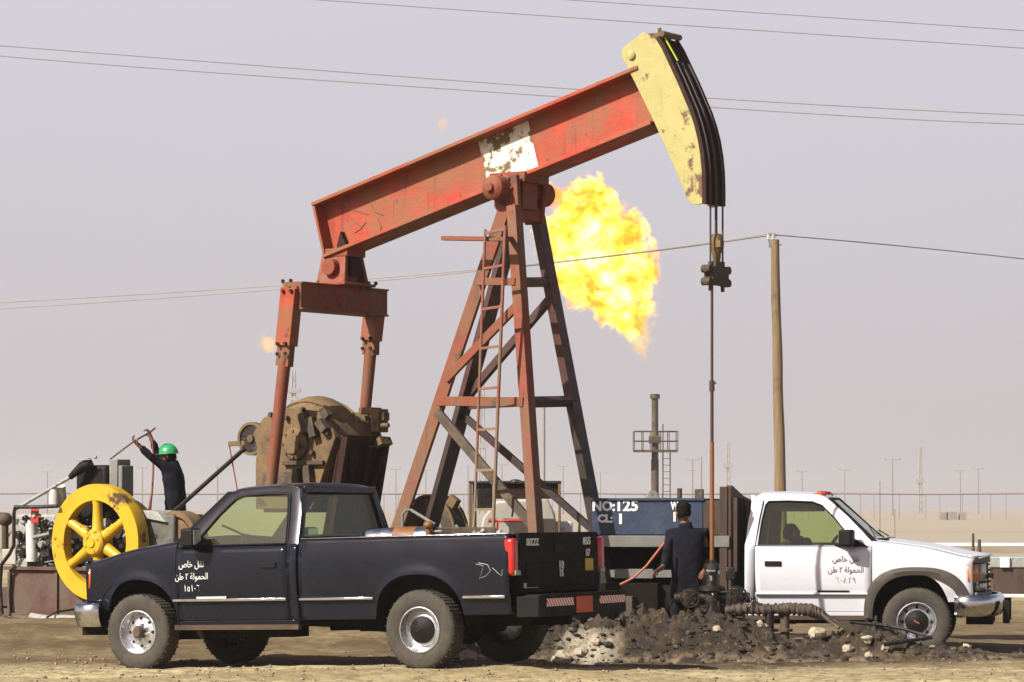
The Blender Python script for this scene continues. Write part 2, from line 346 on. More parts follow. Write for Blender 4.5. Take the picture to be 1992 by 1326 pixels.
# gravel and pebbles over the near ground (uncountable)
def rock_to(mb, c, r, seed, fl=.7, n=8, m=6):
    def fn(p):
        k = 1 + .38 * noise.noise(p * 1.3 + Vector((seed, 0, 0))) + .2 * noise.noise(p * 3.1 + Vector((0, seed, 0)))
        return Vector((p.x * k, p.y * k, p.z * k * fl))
    mb.sphere(c, r, n, m, fn)
M_peb = mat("pebbles", (.34, .25, .155), .95, scale=1.7, var=.4)
peb = MB()
for i in range(2600):
    y = 28.6 + random.random() ** 1.3 * 6; x = random.uniform(-6.2, 7.4)
    r = .006 + .022 * random.random() ** 5
    rock_to(peb, (x, y, zg(x, y) + r * .3), r, i, .6, 5, 4)
peb.build("gravel", M_peb, kind='stuff', smooth=0, label="loose pebbles scattered over the sandy track in front of the trucks", cat="gravel")

# oily spoil heap dug out round the well
def lerp_tab(t, x):
    if x <= t[0][0]: return t[0][1]
    for (a, fa), (c_, fc) in zip(t, t[1:]):
        if x <= c_: k = (x - a) / (c_ - a); k = k * k * (3 - 2 * k); return fa + (fc - fa) * k
    return t[-1][1]
HT = [(-1.5, 0), (-.9, .05), (-.55, .16), (-.2, .10), (.2, .16), (.6, .36), (1.0, .38), (1.4, .49), (1.9, .48), (2.3, .45), (2.6, .34), (3.0, .20), (3.4, .20), (3.8, .34), (4.15, .27), (4.6, .13), (5.2, .06), (6.3, .04), (7.2, 0)]
def heap(x, y):
    H = lerp_tab(HT, x); t = 33.45 + .1 * sin(x * 2.1)
    f = sst(32.75 + .25 * ns(x, 0, 1.1, 2), t, y) * (1 - sst(t + .15, t + .55 + .2 * ns(x, 3, 1.3, 2), y))
    z = H * f
    rid = 1 - abs(ns(x, y, 3.0, 1)) * 2; rid2 = 1 - abs(ns(x, y, 7.5, 6)) * 2
    z += f * min(1, H * 3.2) * (.13 * (rid - .5) + .10 * (rid2 - .5) + .08 * ns(x, y, 15, 7) + .04 * ns(x, y, 31, 2))
    return zg(x, y) - .035 + z
hm = MB(); hx = [-1.6 + i * .03 for i in range(300)]; hyv = [32.5 + i * .03 for i in range(62)]
hm.grid([[Vector((x + .03 * ns(x, y, 9, 1), y + .03 * ns(x, y, 9, 8), heap(x, y))) for x in hx] for y in hyv])
M_heap = bpy.data.materials.new("oily mud"); M_heap.use_nodes = True; nt = M_heap.node_tree; N = nt.nodes; L = nt.links; b = N['Principled BSDF']; tc = N.new('ShaderNodeTexCoord')
sep = N.new('ShaderNodeSeparateXYZ'); L.new(tc.outputs['Object'], sep.inputs[0])
c = gm(gr(gn(5, 9, .7), .38, .62), (.011, .0065, .002), (.052, .032, .012))
c = gm(gr(gn(2.9, 9, .8), .60, .64), c, (.18, .14, .08))
c = gm(gr(gn(13, 9, .8), .57, .62), c, (.20, .14, .065))
toe = gr(sep.outputs['Z'], .14, .03)
c = gm(mul(toe, gr(gn(6, 8, .7), .44, .60)), c, (.20, .145, .085))
vd = N.new('ShaderNodeVectorMath'); vd.operation = 'DISTANCE'; L.new(tc.outputs['Object'], vd.inputs[0]); vd.inputs[1].default_value = (.80, 33.0, .3)
c = gm(mul(gr(vd.outputs['Value'], .48, .25), gr(gn(4, 8, .7), .36, .5)), c, (.36, .31, .22))
L.new(c, b.inputs['Base Color']); L.new(gr(gn(4, 6, .7), .4, .6, .35, .9), b.inputs['Roughness'])
bp = N.new('ShaderNodeBump'); bp.inputs['Strength'].default_value = 1.; bp.inputs['Distance'].default_value = .05; L.new(gn(18, 10, .75), bp.inputs['Height']); L.new(bp.outputs[0], b.inputs['Normal'])
hm.build("mud_heap", M_heap, kind='stuff', smooth=60, label="heap of dark oily mud thrown up around the wellhead", cat="mud heap")
M_clod = mat("oily clods", (.030, .019, .008), .8, scale=2.2, var=.5, second=(.20, .15, .09), second_scale=3.0, second_amt=.15, bump=.8, bscale=25)
cl = MB()
for i in range(3000):
    x = random.uniform(-1.2, 6.6); y = random.uniform(32.65, 33.85)
    H = lerp_tab(HT, x)
    if random.random() > .25 + H * 1.5: continue
    r = .006 + .034 * random.random() ** 4
    rock_to(cl, (x, y, heap(x, y) + r * .2), (r * random.uniform(.8, 1.7), r, r * random.uniform(.6, 1.1)), i * 1.7, .8, 6, 4)
cl.build("mud_clods", M_clod, kind='stuff', smooth=0, label="broken clods of oily earth strewn over the mud heap", cat="clods")
M_stone = mat("pale limestone", (.50, .42, .29), .95, scale=6, var=.2, bump=.9, bscale=14)
stones = [(910, 1258, 33.0, .10, "pale rock on the ground just right of the dark truck's rear wheel"),
          (935, 1262, 33.05, .05, "small pale rock beside a larger one behind the dark truck's rear wheel"),
          (1092, 1242, 33.0, .095, "largest pale rock, below the right end of the dark truck's bumper"),
          (1130, 1226, 33.1, .075, "jagged pale rock in the middle of the row beneath the dark truck's bumper"),
          (1160, 1222, 33.15, .055, "pale rock at the right end of the row beneath the dark truck's bumper"),
          (1395, 1230, 33.2, .045, "small pale rock on the dark mud below the well rod"),
          (1480, 1238, 33.4, .07, "flat pale rock at the left of the pipe stand foot"),
          (1590, 1237, 33.5, .095, "rounded pale rock below the loose end of the wrapped pipe"),
          (1650, 1245, 33.2, .06, "pale rock left of the rubble in front of the white truck"),
          (1686, 1225, 33.3, .055, "pale rock topmost in the rubble in front of the white truck"),
          (1722, 1240, 33.2, .05, "pale rock right of the topmost one in the rubble before the white truck"),
          (1690, 1262, 33.1, .045, "small pale rock lowest in the rubble before the white truck"),
          (1815, 1238, 33.5, .05, "pale rock at the tip of the loose pipe by the white truck's wheel"),
          (1880, 1252, 33.6, .05, "pale rock on the ground right of the white truck's front wheel")]
for i, (px, py, D, r, lab) in enumerate(stones):
    s = MB(); p = W(px, py, D); p.z = heap(p.x, D) + r * .3
    rock_to(s, p, r, i * 3.3 + 1, .8, 16, 12); s.build("rock", M_stone, smooth=30, label=lab, cat="rock", group="pale rocks round the mud heap")

# ------------------------------------------------------------------ pumping unit
TH = radians(35); ja = Vector((cos(TH), -sin(TH), 0)); jo = W(1385, 560, 34.2); jo.z = 0; jo -= ja * 2.9
JM = frame(jo, ja)
def J(px, py, v=0.):   # v counts towards the camera side
    return on_plane(JM, px, py, -v)
pj = empty("pump_jack", JM, "red oil pump jack with a pale yellow horse head standing over the wellhead", "pump jack")
Y = Vector((0, 1, 0))
# walking beam
HB = .21
t0 = J(600, 398, HB); t1 = J(632, 497, HB); h0 = J(1222, 133, HB); h1 = J(1274, 238, HB)
for p in (t0, t1, h0, h1): p.y = 0
bdir = ((h0 + h1) - (t0 + t1)).normalized(); bup = Y.cross(bdir) * -1
if bup.z < 0: bup = -bup
bm_ = (t0 + t1) / 2; bh = (t0 - t1).length * .5 + (h0 - h1).length * .5; blen = ((h0 + h1) / 2 - bm_).length + .03
def bl(s, up, y=0.): return bm_ + bdir * s + bup * up + Vector((0, y, 0))
m = MB()
m.bar(bl(0, 0), bl(blen, 0), .03, bh - .03)
for sg in (-1, 1):
    up = sg * (bh / 2 - .022)
    m.bar(bl(0, up), bl(blen, up), 2 * HB, .044)
m.bar(bl(0.0, 0), bl(0.035, 0), 2 * HB - .02, bh - .1)
m.build("walking_beam", M_red, pj, bevel=.006)
# white painted patch round the pivot
m = MB(); q0 = J(932, 300, .02); q1 = J(1035, 270, .02)
s0 = (q0 - bm_).dot(bdir) + .03; s1 = (q1 - bm_).dot(bdir)
m.bar(bl(s0, 0, -.018), bl(s1, 0, -.018), .004, bh - .095)
m.bar(bl(s0, -bh / 2 + .046, -.11), bl(s1, -bh / 2 + .046, -.11), .16, .003)
m.build("white_patch", M_white_patch, pj)
# graffiti on the web
M_graf = mat("faded green graffiti", (.16, .13, .07), .8)
m = MB()
for pl in ([(683, 407), (700, 412), (716, 417)], [(680, 420), (690, 432), (704, 440), (712, 432), (700, 446), (690, 452)], [(722, 398), (730, 412), (745, 418)], [(735, 425), (742, 440), (738, 452)]):
    m.tube([J(x, y, .0175) for x, y in pl], .007, 6)
m.build("graffiti", M_graf, pj)
# horse head
HV = .19
side = [(1251, 62), (1281, 78), (1290, 92), (1307, 127), (1322, 158), (1336, 189), (1354, 238), (1366, 295), (1369, 354), (1369, 393), (1360, 398), (1351, 398), (1345, 396), (1338, 388), (1305, 310), (1272, 236), (1217, 124), (1210, 112), (1208, 102), (1212, 92)]
sp = [J(x, y, HV) for x, y in side]
m = MB(); m.prism(sp, (0, .02, 0)); m.prism([p + Vector((0, 2 * HV - .02, 0)) for p in sp], (0, .02, 0))
inner = [(p - sum(sp, Vector()) / len(sp)) * .93 + sum(sp, Vector()) / len(sp) for p in sp]
m.prism([p + Vector((0, .02, 0)) for p in inner], (0, 2 * HV - .04, 0))
hh = m.build("horse_head", M_yellowhead, pj, bevel=.004)
m = MB(); arc = [J(x, y, HV) for x, y in [(1281, 72), (1293, 92), (1307, 122), (1322, 154), (1336, 187), (1347, 213), (1356, 240), (1363, 268), (1368, 298), (1371, 330), (1372, 362), (1372, 396)]]
fine = []
for a_, b_ in zip(arc, arc[1:]):
    for k in range(3): fine.append(a_.lerp(b_, k / 3))
fine.append(arc[-1])
rows = []
for i, p in enumerate(fine):
    d = (fine[min(i + 1, len(fine) - 1)] - fine[max(i - 1, 0)]).normalized(); nn = Vector((-d.z, 0, d.x)); nn = nn if nn.x > 0 else -nn
    rows.append([p + nn * -.03 + Vector((0, -.02, 0)), p + nn * .02 + Vector((0, -.02, 0)), p + nn * .02 + Vector((0, .03, 0)), p + nn * .0 + Vector((0, .045, 0)), p + nn * .0 + Vector((0, 2 * HV - .045, 0)), p + nn * .02 + Vector((0, 2 * HV - .03, 0)), p + nn * .02 + Vector((0, 2 * HV + .02, 0)), p + nn * -.03 + Vector((0, 2 * HV + .02, 0)), p + nn * -.03 + Vector((0, -.02, 0))])
m.grid(rows); m.f.append([len(m.v) - 9 + k for k in range(8)]); m.mi.append(0)
m.build("curved_face", M_maroon, pj, smooth=30)
m = MB(); a_, b_ = J(1284, 72, .12), J(1312, 122, .12); m.bar(a_ + Vector((.045, 0, .02)), b_ + Vector((.045, 0, .02)), .022, .012)
m.build("wear_strip", mat("yellow green strip", (.62, .72, .02), .5), pj)
m = MB(); c0 = J(1283, 68, .1); m.box(c0 + Vector((0, .05, -.01)), (.16, .16, .07)); m.cyl(c0 + Vector((.08, -.08, .0)), c0 + Vector((.08, .3, 0)), .035); m.box(c0 + Vector((-.12, .12, .01)), (.14, .3, .035)); m.cyl(c0 + Vector((0, 0, .02)), c0 + Vector((0, 0, .08)), .02)
m.build("head_latch", M_dusty, pj, bevel=.004)
m = MB(); c0 = J(1228, 107, HV + .01); m.lathe([(.0, 0), (.05, 0), (.05, .012), (.035, .02), (0, .02)], c0, (0, -1, 0), 14); m.build("lifting_eye", M_yellowhead, pj)
# wire line hanger and carrier bar
rx = J(1386, 530, 0).x
top = J(1386, 392, 0)
for v in (-.13, .0, .02, .13):
    m = MB(); n0 = J(1386, 400, 0).x
    pts = []
    for i in range(6, len(fine)):
        p = fine[i]; d = (fine[min(i + 1, len(fine) - 1)] - fine[i - 1]).normalized(); nn = Vector((-d.z, 0, d.x)); nn = nn if nn.x > 0 else -nn
        q = p + nn * .03; pts.append(Vector((q.x, -v, q.z)))
    rxx = pts[-1].x
    pts.append(Vector((rxx, -v, J(1386, 535, 0).z)))
    m.tube(pts, .011, 8); m.build("wire_rope", M_rope, pj)
m = MB()
zc = J(1386, 537, 0).z
for dz in (-.07, .07):
    m.cyl((rxx, -.24, zc + dz), (rxx, .24, zc + dz), .038); m.cyl((rxx - .06, -.2, zc + dz), (rxx + .05, -.2, zc + dz), .045)
    m.cyl((rxx - .06, .2, zc + dz), (rxx + .05, .2, zc + dz), .045)
m.box((rxx, 0, zc), (.12, .34, .2)); m.box((rxx, 0, zc + .13), (.1, .2, .06))
for v in (-.13, .13): m.cyl((rxx, v, zc - .17), (rxx, v, zc - .08), .022)
m.build("carrier_bar", M_dustdark, pj, bevel=.005)
m = MB(); z1 = J(1388, 510, 0).z; z2 = J(1388, 455, 0).z
m.lathe([(.03, 0), (.045, .02), (.05, .1), (.065, .12), (.07, .2), (.075, .21), (.075, z2 - z1 - .06), (.05, z2 - z1), (0, z2 - z1)], (rxx, 0, z1), n=18)
m.box((rxx + .06, -.03, z1 + .2), (.06, .08, .08)); m.build("rod_clamp", M_dusty, pj)
# equaliser, bracket and pitmans
e0 = J(568, 575, .98); e1 = e0.copy(); e1.y = .70
m = MB(); m.bar(e0, e1, .27, .30, side=(1, 0, 0))
for sg in (-1, 1):
    m.bar(e0 + Vector((0, 0, .155 * sg)), e1 + Vector((0, 0, .155 * sg)), .32, .022, side=(1, 0, 0))
m.build("equaliser", M_redd, pj, bevel=.006)
ec = Vector((e0.x, 0, e0.z + .165))
m = MB()
m.prism([ec + Vector((-.22, -.26, 0)), ec + Vector((.22, -.26, 0)), ec + Vector((.16, -.16, .40)), ec + Vector((-.20, -.16, .40))], (0, .06, 0))
m.prism([ec + Vector((-.20, .2, 0)), ec + Vector((.20, .2, 0)), ec + Vector((.14, .14, .40)), ec + Vector((-.16, .14, .40))], (0, .06, 0))
m.box(ec + Vector((0, 0, .015)), (.52, .62, .035)); m.cyl(ec + Vector((0, -.3, .22)), ec + Vector((0, .3, .22)), .10)
m.box(ec + Vector((0, 0, .2)), (.28, .2, .3)); m.box(ec + Vector((.03, 0, .40)), (.34, .36, .1))
for sx in (-.2, .2):
    for sy in (-.24, .24): m.cyl(ec + Vector((sx, sy, .02)), ec + Vector((sx, sy, .07)), .025, 6)
m.build("tail_bearing", M_redd, pj, bevel=.008)
m = MB(); c0 = J(662, 470, HB); m.prism([J(655, 478, .1), J(662, 450, .1), J(682, 500, .1), J(684, 535, .1), J(668, 535, .1)], (0, .2, 0)); m.build("clamp_plate", M_maroon, pj)
def pitman(v, top, mid1, mid2, bot):
    a_, b_, c_, d_ = J(*top, v), J(*mid1, v), J(*mid2, v), J(*bot, v)
    m = MB(); m.bar(a_, b_, .16, .22)
    o = m.build("pitman_arm", M_red, pj, bevel=.006)
    m = MB(); m.bar(b_ + Vector((0, 0, .02)), c_, .10, .19); m.tube([c_ + (b_ - c_) * .5, d_], [.078, .07], 14)
    m.build("rod_section", M_redd, o)
    m = MB()
    for p in (a_, b_):
        for i in range(4):
            q = p + Vector(((-.06, .06)[i % 2], -.085, (-.1, .02)[i // 2] if p is b_ else (-.12, -.24)[i // 2] + .2)); m.cyl(q, q + Vector((0, -.025, 0)), .022, 6)
    m.build("bolts", M_maroon, o, label=None)
pitman(.98, (568, 560), (557, 672), (553, 712), (527, 946))
pitman(-.70, (733, 565), (722, 662), (721, 690), (709, 815))
# samson post
def leg(top, bot, vt, vb, w, h, mat_=M_redd):
    a_, b_ = J(*top, vt), J(*bot, vb); d = (b_ - a_); b2 = a_ + d * ((a_.z - .42) / (a_.z - b_.z))
    m = MB(); m.bar(a_, b2, w, h); m.build("leg", mat_, pj, bevel=.006); return a_, b2
LA = leg((984, 400), (788, 985), .37, .42, .05, .165)
LB = leg((1003, 420), (853, 970), -.36, -.42, .24, .07, M_redshade)
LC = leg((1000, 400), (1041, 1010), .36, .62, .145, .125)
LD = leg((1046, 420), (1158, 1010), -.36, -.6, .18, .10, M_redshade)
def at(Lg, py):
    lo, hi = 0., 1.
    for _ in range(30):
        t = (lo + hi) / 2; p = JM @ (Lg[0].lerp(Lg[1], t)); y = HY - (p.z - CAM_Z) * F / p.y
        if y < py: lo = t
        else: hi = t
    return Lg[0].lerp(Lg[1], t)
def brace(L1, y1, L2, y2, w, h, off=0, name="brace", mt=None):
    m = MB(); m.bar(at(L1, y1) + Vector((0, off, 0)), at(L2, y2) + Vector((0, off, 0)), w, h); m.build(name, mt or M_redd, pj, bevel=.004)
brace(LA, 548, LC, 548, .06, .085, -.06); brace(LC, 549, LD, 548, .07, .10, mt=M_redshade)
brace(LA, 780, LC, 782, .06, .11, -.06); brace(LC, 782, LD, 780, .09, .10, mt=M_redshade)
brace(LB, 790, LD, 778, .05, .08, mt=M_redshade)
brace(LA, 738, LC, 590, .05, .10, -.03); brace(LB, 775, LD, 575, .08, .09, mt=M_redshade)
brace(LA, 800, LC, 1030, .05, .11, 0, mt=M_dustdark); brace(LB, 805, LD, 1040, .06, .08, mt=M_redshade)
m = MB(); sa = J(1010, 372, 0)
m.prism([J(960, 402, .36), J(966, 348, .36), J(1004, 338, .36), J(1008, 398, .36), J(1004, 425, .36), J(978, 425, .36)], (0, .07, 0))
m.prism([sa + Vector((-.12, .28, -.36)), sa + Vector((.12, .28, -.36)), sa + Vector((.16, .28, .10)), sa + Vector((-.16, .28, .10))], (0, .06, 0))
m.cyl(sa + Vector((0, -.52, 0)), sa + Vector((0, .50, 0)), .10, 20); m.box(sa + Vector((0, 0, .14)), (.5, .5, .12)); m.box(sa + Vector((0, 0, -.26)), (.22, .6, .16))
m.box(sa + Vector((0, -.02, -.02)), (.34, .3, .4))
m.build("saddle_frame", M_redd, pj, bevel=.008)
for sg in (-1, 1):
    m = MB(); m.lathe([(0, .62), (.05, .62), (.055, .585), (.11, .57), (.14, .54), (.145, .36), (.17, .35), (.17, .30), (0, .30)], sa, (0, sg, 0), 24)
    for k in range(8): t = k * pi / 4; q = sa + Vector((.15 * cos(t), .36 * sg, .15 * sin(t))); m.cyl(q, q + Vector((0, .03 * sg, 0)), .02, 6)
    m.build("centre_bearing", M_redd, pj, bevel=.004)
# ladder and hand bar
r0a, r0b = J(944, 446, .80), J(922, 1032, .86); r1a, r1b = J(983, 438, .80), J(959, 1032, .86)
def lowered(a_, b_, z=.45): return a_ + (b_ - a_) * ((a_.z - z) / (a_.z - b_.z))
ld = MB(); ld.tube([r0a, lowered(r0a, r0b)], .017, 8); ld.tube([r1a, lowered(r1a, r1b)], .020, 8)
lad = ld.build("ladder", M_ladder, pj)
tt = [0.012, .13, .265, .395, .53, .665, .80, .93, 1.06]
for t in tt:
    m = MB(); m.bar(r0a.lerp(r0b, t), r1a.lerp(r1b, t), .025, .028); m.build("rung", M_ladder, lad)
m = MB(); m.bar(J(862, 463, .72), J(992, 465, .72), .09, .05); m.bar(J(985, 464, .72), J(1000, 464, .3), .05, .05, side=(0, 0, 1)); m.build("hand_bar", M_redd, pj, bevel=.004)
# base skid
m = MB()
for v in (-.62, .62): m.bar((-7.6, -v, .52), (1.5, -v, .52), .16, .24)
for u in (-7.3, -5.5, -3.6, -1.2, 1.2): m.bar((u, -.6, .45), (u, .6, .45), .16, .16, side=(1, 0, 0))
m.build("base_skid", M_dustdark, pj, bevel=.006)
# gear box with dome
GV = .58
gp = [J(x, y, GV) for x, y in [(497, 990), (497, 900), (500, 872), (492, 842), (512, 812), (560, 792), (618, 800), (642, 818), (652, 850), (632, 910), (606, 990)]]
m = MB(); m.prism(gp, (0, .10, 0)); gq = [p + Vector((0, .1, 0)) for p in gp]
m.prism([Vector((p.x * .96 + gp[6].x * .04, p.y, p.z - .04)) for p in gq], (0, GV + .15, 0))
fp = [Vector((p.x, .25, p.z)) for p in gp]; m.prism(fp, (0, .1, 0))
gear = m.build("gear_case", M_dusty, pj, bevel=.01)
m = MB(); dc = J(634, 866, .12)
def dome(p): return Vector((p.x, p.y, max(p.z, -.15)))
m.sphere(dc + Vector((-.14, 0, 0)), (.60, .47, .60), 28, 18, dome)
for k in range(5):   # cast ribs over the dome
    t = radians(-60 + 30 * k); pts = [dc + Vector((-.14 + .61 * cos(a_) , .48 * sin(a_) * sin(t), .61 * sin(a_) * cos(t))) for a_ in [radians(q) for q in range(15, 170, 12)]]
    if k in (1, 3): m.tube(pts, .018, 6)
m.build("dome_cover", M_dusty, gear, smooth=50)
m = MB()
fx = max(p.x for p in gp)
bx = J(606, 990, GV).x; topx = J(650, 850, GV).x + .02
for v in (.5, -.28):
    m.prism([Vector((topx, -v, 2.50)), Vector((topx + .12, -v, 2.50)), Vector((bx + .16, -v, .9)), Vector((bx, -v, .9))], (0, .07, 0))
m.prism([Vector((topx + .01, -.5, 2.52)), Vector((bx + .05, -.5, .9)), Vector((bx + .05, .30, .9)), Vector((topx + .01, .34, 2.52))], (.04, 0, 0))
for a_, b_ in (((topx + .08, -.42, 2.35), (bx + .2, .0, 1.3)), ((topx + .08, .0, 2.4), (bx + .2, -.05, 1.3)), ((topx + .1, .28, 2.4), (bx + .2, .02, 1.3))): m.bar(a_, b_, .05, .05)
m.build("buttress", M_maroon, gear, bevel=.005)
# bearing caps and lugs on the lit side
m = MB(); c0 = J(577, 863, GV)
m.lathe([(0, .10), (.12, .10), (.125, .075), (.16, .07), (.19, .05), (.19, 0)], c0, (0, -1, 0), 28)
for k in range(8): t = k * pi / 4; q = c0 + Vector((.155 * cos(t), -.06, .155 * sin(t))); m.cyl(q, q + Vector((0, -.03, 0)), .017, 6)
m.build("bearing_cap", M_dusty, gear)
m = MB()
for (x0, y0, x1, y1) in ((588, 803, 598, 842), (604, 812, 612, 850), (620, 818, 634, 838), (575, 912, 580, 952), (598, 905, 602, 950), (630, 800, 640, 812)):
    a_, b_ = J(x0, y0, GV + .05), J(x1, y1, GV + .05); m.bar(a_, b_, .10, .10); m.build('lug', M_dustdark, gear, bevel=.006); m = MB()
m = MB()
for px, py in ((530, 806), (592, 796), (640, 842), (530, 900), (610, 880), (598, 825), (560, 812)): q = J(px, py, GV); m.cyl(q, q + Vector((0, -.06, 0)), .03, 6); m.build('bolt_head', M_dustdark, gear, bevel=.004); m = MB()
m = MB(); m.box(J(590, 900, GV + .03), (.62, .06, .05)); m.build('flange_bar', M_dustdark, gear, bevel=.006); m = MB(); m.box(J(545, 935, GV + .03), (.5, .07, .22))
m.build("foot_plate", M_dustdark, gear, bevel=.006)
m = MB(); c0 = J(738, 818, -.25); m.box(c0, (.12, .2, .28)); m.box(c0 + Vector((.06, 0, .05)), (.1, .12, .1)); m.box(c0 + Vector((-.14, 0, .12)), (.2, .2, .08)); m.cyl(c0 + Vector((.05, -.05, -.06)), c0 + Vector((.18, -.05, -.06)), .03, 8); m.box(c0 + Vector((-.03, .0, -.3)), (.3, .22, .1), Matrix.Rotation(radians(-25), 3, 'Y')); m.build("brake_lug", M_dusty, gear, bevel=.006)
# input sheave (ring with S spoke) on the left end
m = MB(); c0 = J(491, 853, .30); rr = .205
m.lathe([(rr - .035, -.04), (rr, -.04), (rr, .04), (rr - .035, .04), (rr - .035, -.04)], c0, (0, -1, 0), 36)
m.lathe([(0, .05), (.045, .05), (.05, -.05), (0, -.05)], c0, (0, -1, 0), 16)
for k in range(5): t = k * 2 * pi / 5 + .4; m.bar(c0, c0 + Vector((cos(t), 0, sin(t))) * (rr - .02), .03, .05)
m.build("sheave", M_dusty, gear)
m = MB(); m.lathe([(0, -.12), (.17, -.12), (.17, .02), (0, .02)], c0, (0, -1, 0), 28); m.bar(c0 + Vector((0, .08, 0)), c0 + Vector((.25, .3, -.02)), .1, .1); m.build("sheave_housing", M_oil, gear)
m = MB(); a_ = J(446, 863, .3); m.bar(a_, J(478, 862, .3), .05, .06); m.build("lever_arm", M_dusty, gear, bevel=.004)
m = MB(); m.tube([a_ + Vector((0, 0, -.02)), J(463, 960, .3)], .009, 6); m.build("pull_cord", M_redrope, gear)
m = MB(); m.tube([J(476, 872, .34), J(355, 980, .34), J(330, 1002, .34)], .028, 10); m.build("drive_shaft", M_oil, gear)
# crank and counterweight (brown segment seen behind the post's foot)
m = MB(); cw = W(833, 1045, 37.6); JI = JM.inverted(); cl_ = JI @ cw
R = .40; arcp = [cl_ + Vector((cos(t) * R * 1.0, 0, sin(t) * R * 1.25)) for t in [radians(q) for q in range(0, 181, 12)]]
inn = [cl_ + (p - cl_) * .55 for p in reversed(arcp)]
m.prism(arcp + inn, (0, .26, 0)); o = m.build("counterweight", M_dustdark, pj, bevel=.012)
m = MB(); ed = [cl_ + (p - cl_) * 1.02 for p in arcp[1:-1]]
m.tube([p + Vector((0, -.01, 0)) for p in ed], .018, 6); m.tube([p + Vector((0, .27, 0)) for p in ed], .018, 6); m.box(arcp[4] + Vector((.04, .1, .06)), (.12, .1, .12), Matrix.Rotation(.6, 3, 'Y')); m.build("edge_rib", M_dusty, o)

# ------------------------------------------------------------------ engine with yellow flywheels
ec_ = on_plane(JM, 100, 1185, -.75); EM = JM @ Matrix.Translation(Vector((ec_.x, 0, 0)))
EMI = JI
def E_(px, py, v): return EM.inverted() @ (JM @ on_plane(JM, px, py, -v))
EBZ = zg(-5.5, 39.5)
en = empty("pump_engine", EM, "grey-green oil engine with yellow spoked flywheel on a maroon steel base", "engine")
a_, b_ = E_(15, 1186, .75), E_(400, 1186, .75)
m = MB(); zt = E_(40, 1108, .75).z; zb = zg(-5.5, 39.) - .05; x0 = a_.x; x1 = b_.x
m.box(((x0 + x1) / 2, 0, (zb + zt) / 2), (x1 - x0, 1.46, zt - zb)); m.box(((x0 + x1) / 2, 0, zt + .02), (x1 - x0 + .1, 1.56, .045)); m.box(((x0 + x1) / 2, 0, zb + .05), (x1 - x0 + .1, 1.56, .04))
for k in range(5): xx = x0 + .03 + (x1 - x0 - .06) * k / 4; m.box((xx, -.745, (zb + zt) / 2), (.05, .04, zt - zb - .06))
m.build("engine_base", mat("maroon dusty steel", (.10, .030, .022), .75, scale=4, var=.3, second=(.13, .085, .055), second_scale=2.2, second_amt=.8, rust=.2, rustcol=(.3, .02, .015)), en, bevel=.006)
def flywheel(px, py, v, R=.725):
    c0 = E_(px, py, v); m = MB()
    m.lathe([(R - .20, -.02), (R, -.02), (R + .005, .0), (R + .005, .16), (R, .18), (R - .06, .18), (R - .07, .14), (R - .16, .12), (R - .20, .12), (R - .20, -.02)], c0, (0, 1, 0), 72)
    o = m.build("flywheel", [M_fly], en, smooth=35)
    m = MB(); m.lathe([(0, -.10), (.06, -.10), (.065, -.085), (.14, -.075), (.165, -.05), (.165, .14), (0, .14)], c0, (0, 1, 0), 32)
    for k in range(4): t = k * pi / 2 + .4; q = c0 + Vector((.105 * cos(t), -.09, .105 * sin(t))); m.cyl(q, q + Vector((0, .02, 0)), .018, 6)
    m.build("hub", M_fly, o, smooth=35)
    for k in range(6):
        t = pi / 2 + k * pi / 3 + .03; d = Vector((cos(t), 0, sin(t))); m = MB()
        m.tube([c0 + d * .1 + Vector((0, .04, 0)), c0 + d * .2 + Vector((0, .05, 0)), c0 + d * .45 + Vector((0, .05, 0)), c0 + d * (R - .16) + Vector((0, .05, 0))], [.085, .075, .058, .075], 12)
        m.build("spoke", M_fly, o, smooth=50)
    return c0
fc = flywheel(186, 1055, .82)
m = MB(); m.lathe([(.0, 0), (.735, 0), (.735, .02), (0, .02)], fc + Vector((0, .19, 0)), (0, 1, 0), 60); 
def fly2():
    c0 = fc + Vector((-.14, .62, .05)); m = MB(); R = .50
    m.lathe([(R - .12, 0), (R, 0), (R, .12), (R - .12, .12), (R - .12, 0)], c0, (0, 1, 0), 60); o = m.build("flywheel", M_fly, en, smooth=35)
    for k in range(6):
        t = 1.2 + k * pi / 3; d = Vector((cos(t), 0, sin(t))); m = MB(); m.tube([c0 + d * .02 + Vector((0, .06, 0)), c0 + d * (R - .05) + Vector((0, .06, 0))], .045, 10); m.build("spoke", M_fly, o)
fly2()
# crank shaft, block, cylinders
m = MB(); m.cyl(fc + Vector((0, -.05, 0)), fc + Vector((0, 1.4, 0)), .06)
bz = fc.z
m.box((fc.x + .1, -.1, bz - .12), (1.1, .9, .62)); m.box((fc.x - .55, -.1, bz - .2), (.5, .8, .5))
m.build("engine_block", M_dustdark, en, bevel=.02)
def ebox(x0, y0, x1, y1, v, dep, mat_, name, bev=.012):
    p = E_(x0, y1, v); q = E_(x1, y0, v); m = MB()
    m.box(((p.x + q.x) / 2, -v + dep / 2, (p.z + q.z) / 2), (abs(q.x - p.x), dep, abs(q.z - p.z))); return m.build(name, mat_, en, bevel=bev)
ebox(146, 904, 206, 1010, .45, .5, M_black, "air_cleaner", .05)
ebox(212, 893, 228, 960, .5, .25, M_grey, "control_cabinet"); ebox(226, 905, 237, 965, .48, .22, M_grey, "control_box")
ebox(272, 1000, 338, 1075, .55, .6, M_oilgrey, "clutch_housing", .03)
m = MB(); p = E_(268, 1002, .6); q = E_(322, 1016, .6); m.prism([p + Vector((0, 0, -.02)), E_(276, 992, .6), E_(305, 995, .6), q], (0, .6, 0)); m.build("housing_lid", M_pale, en, bevel=.01)
m = MB(); c0 = E_(338, 1050, .5)
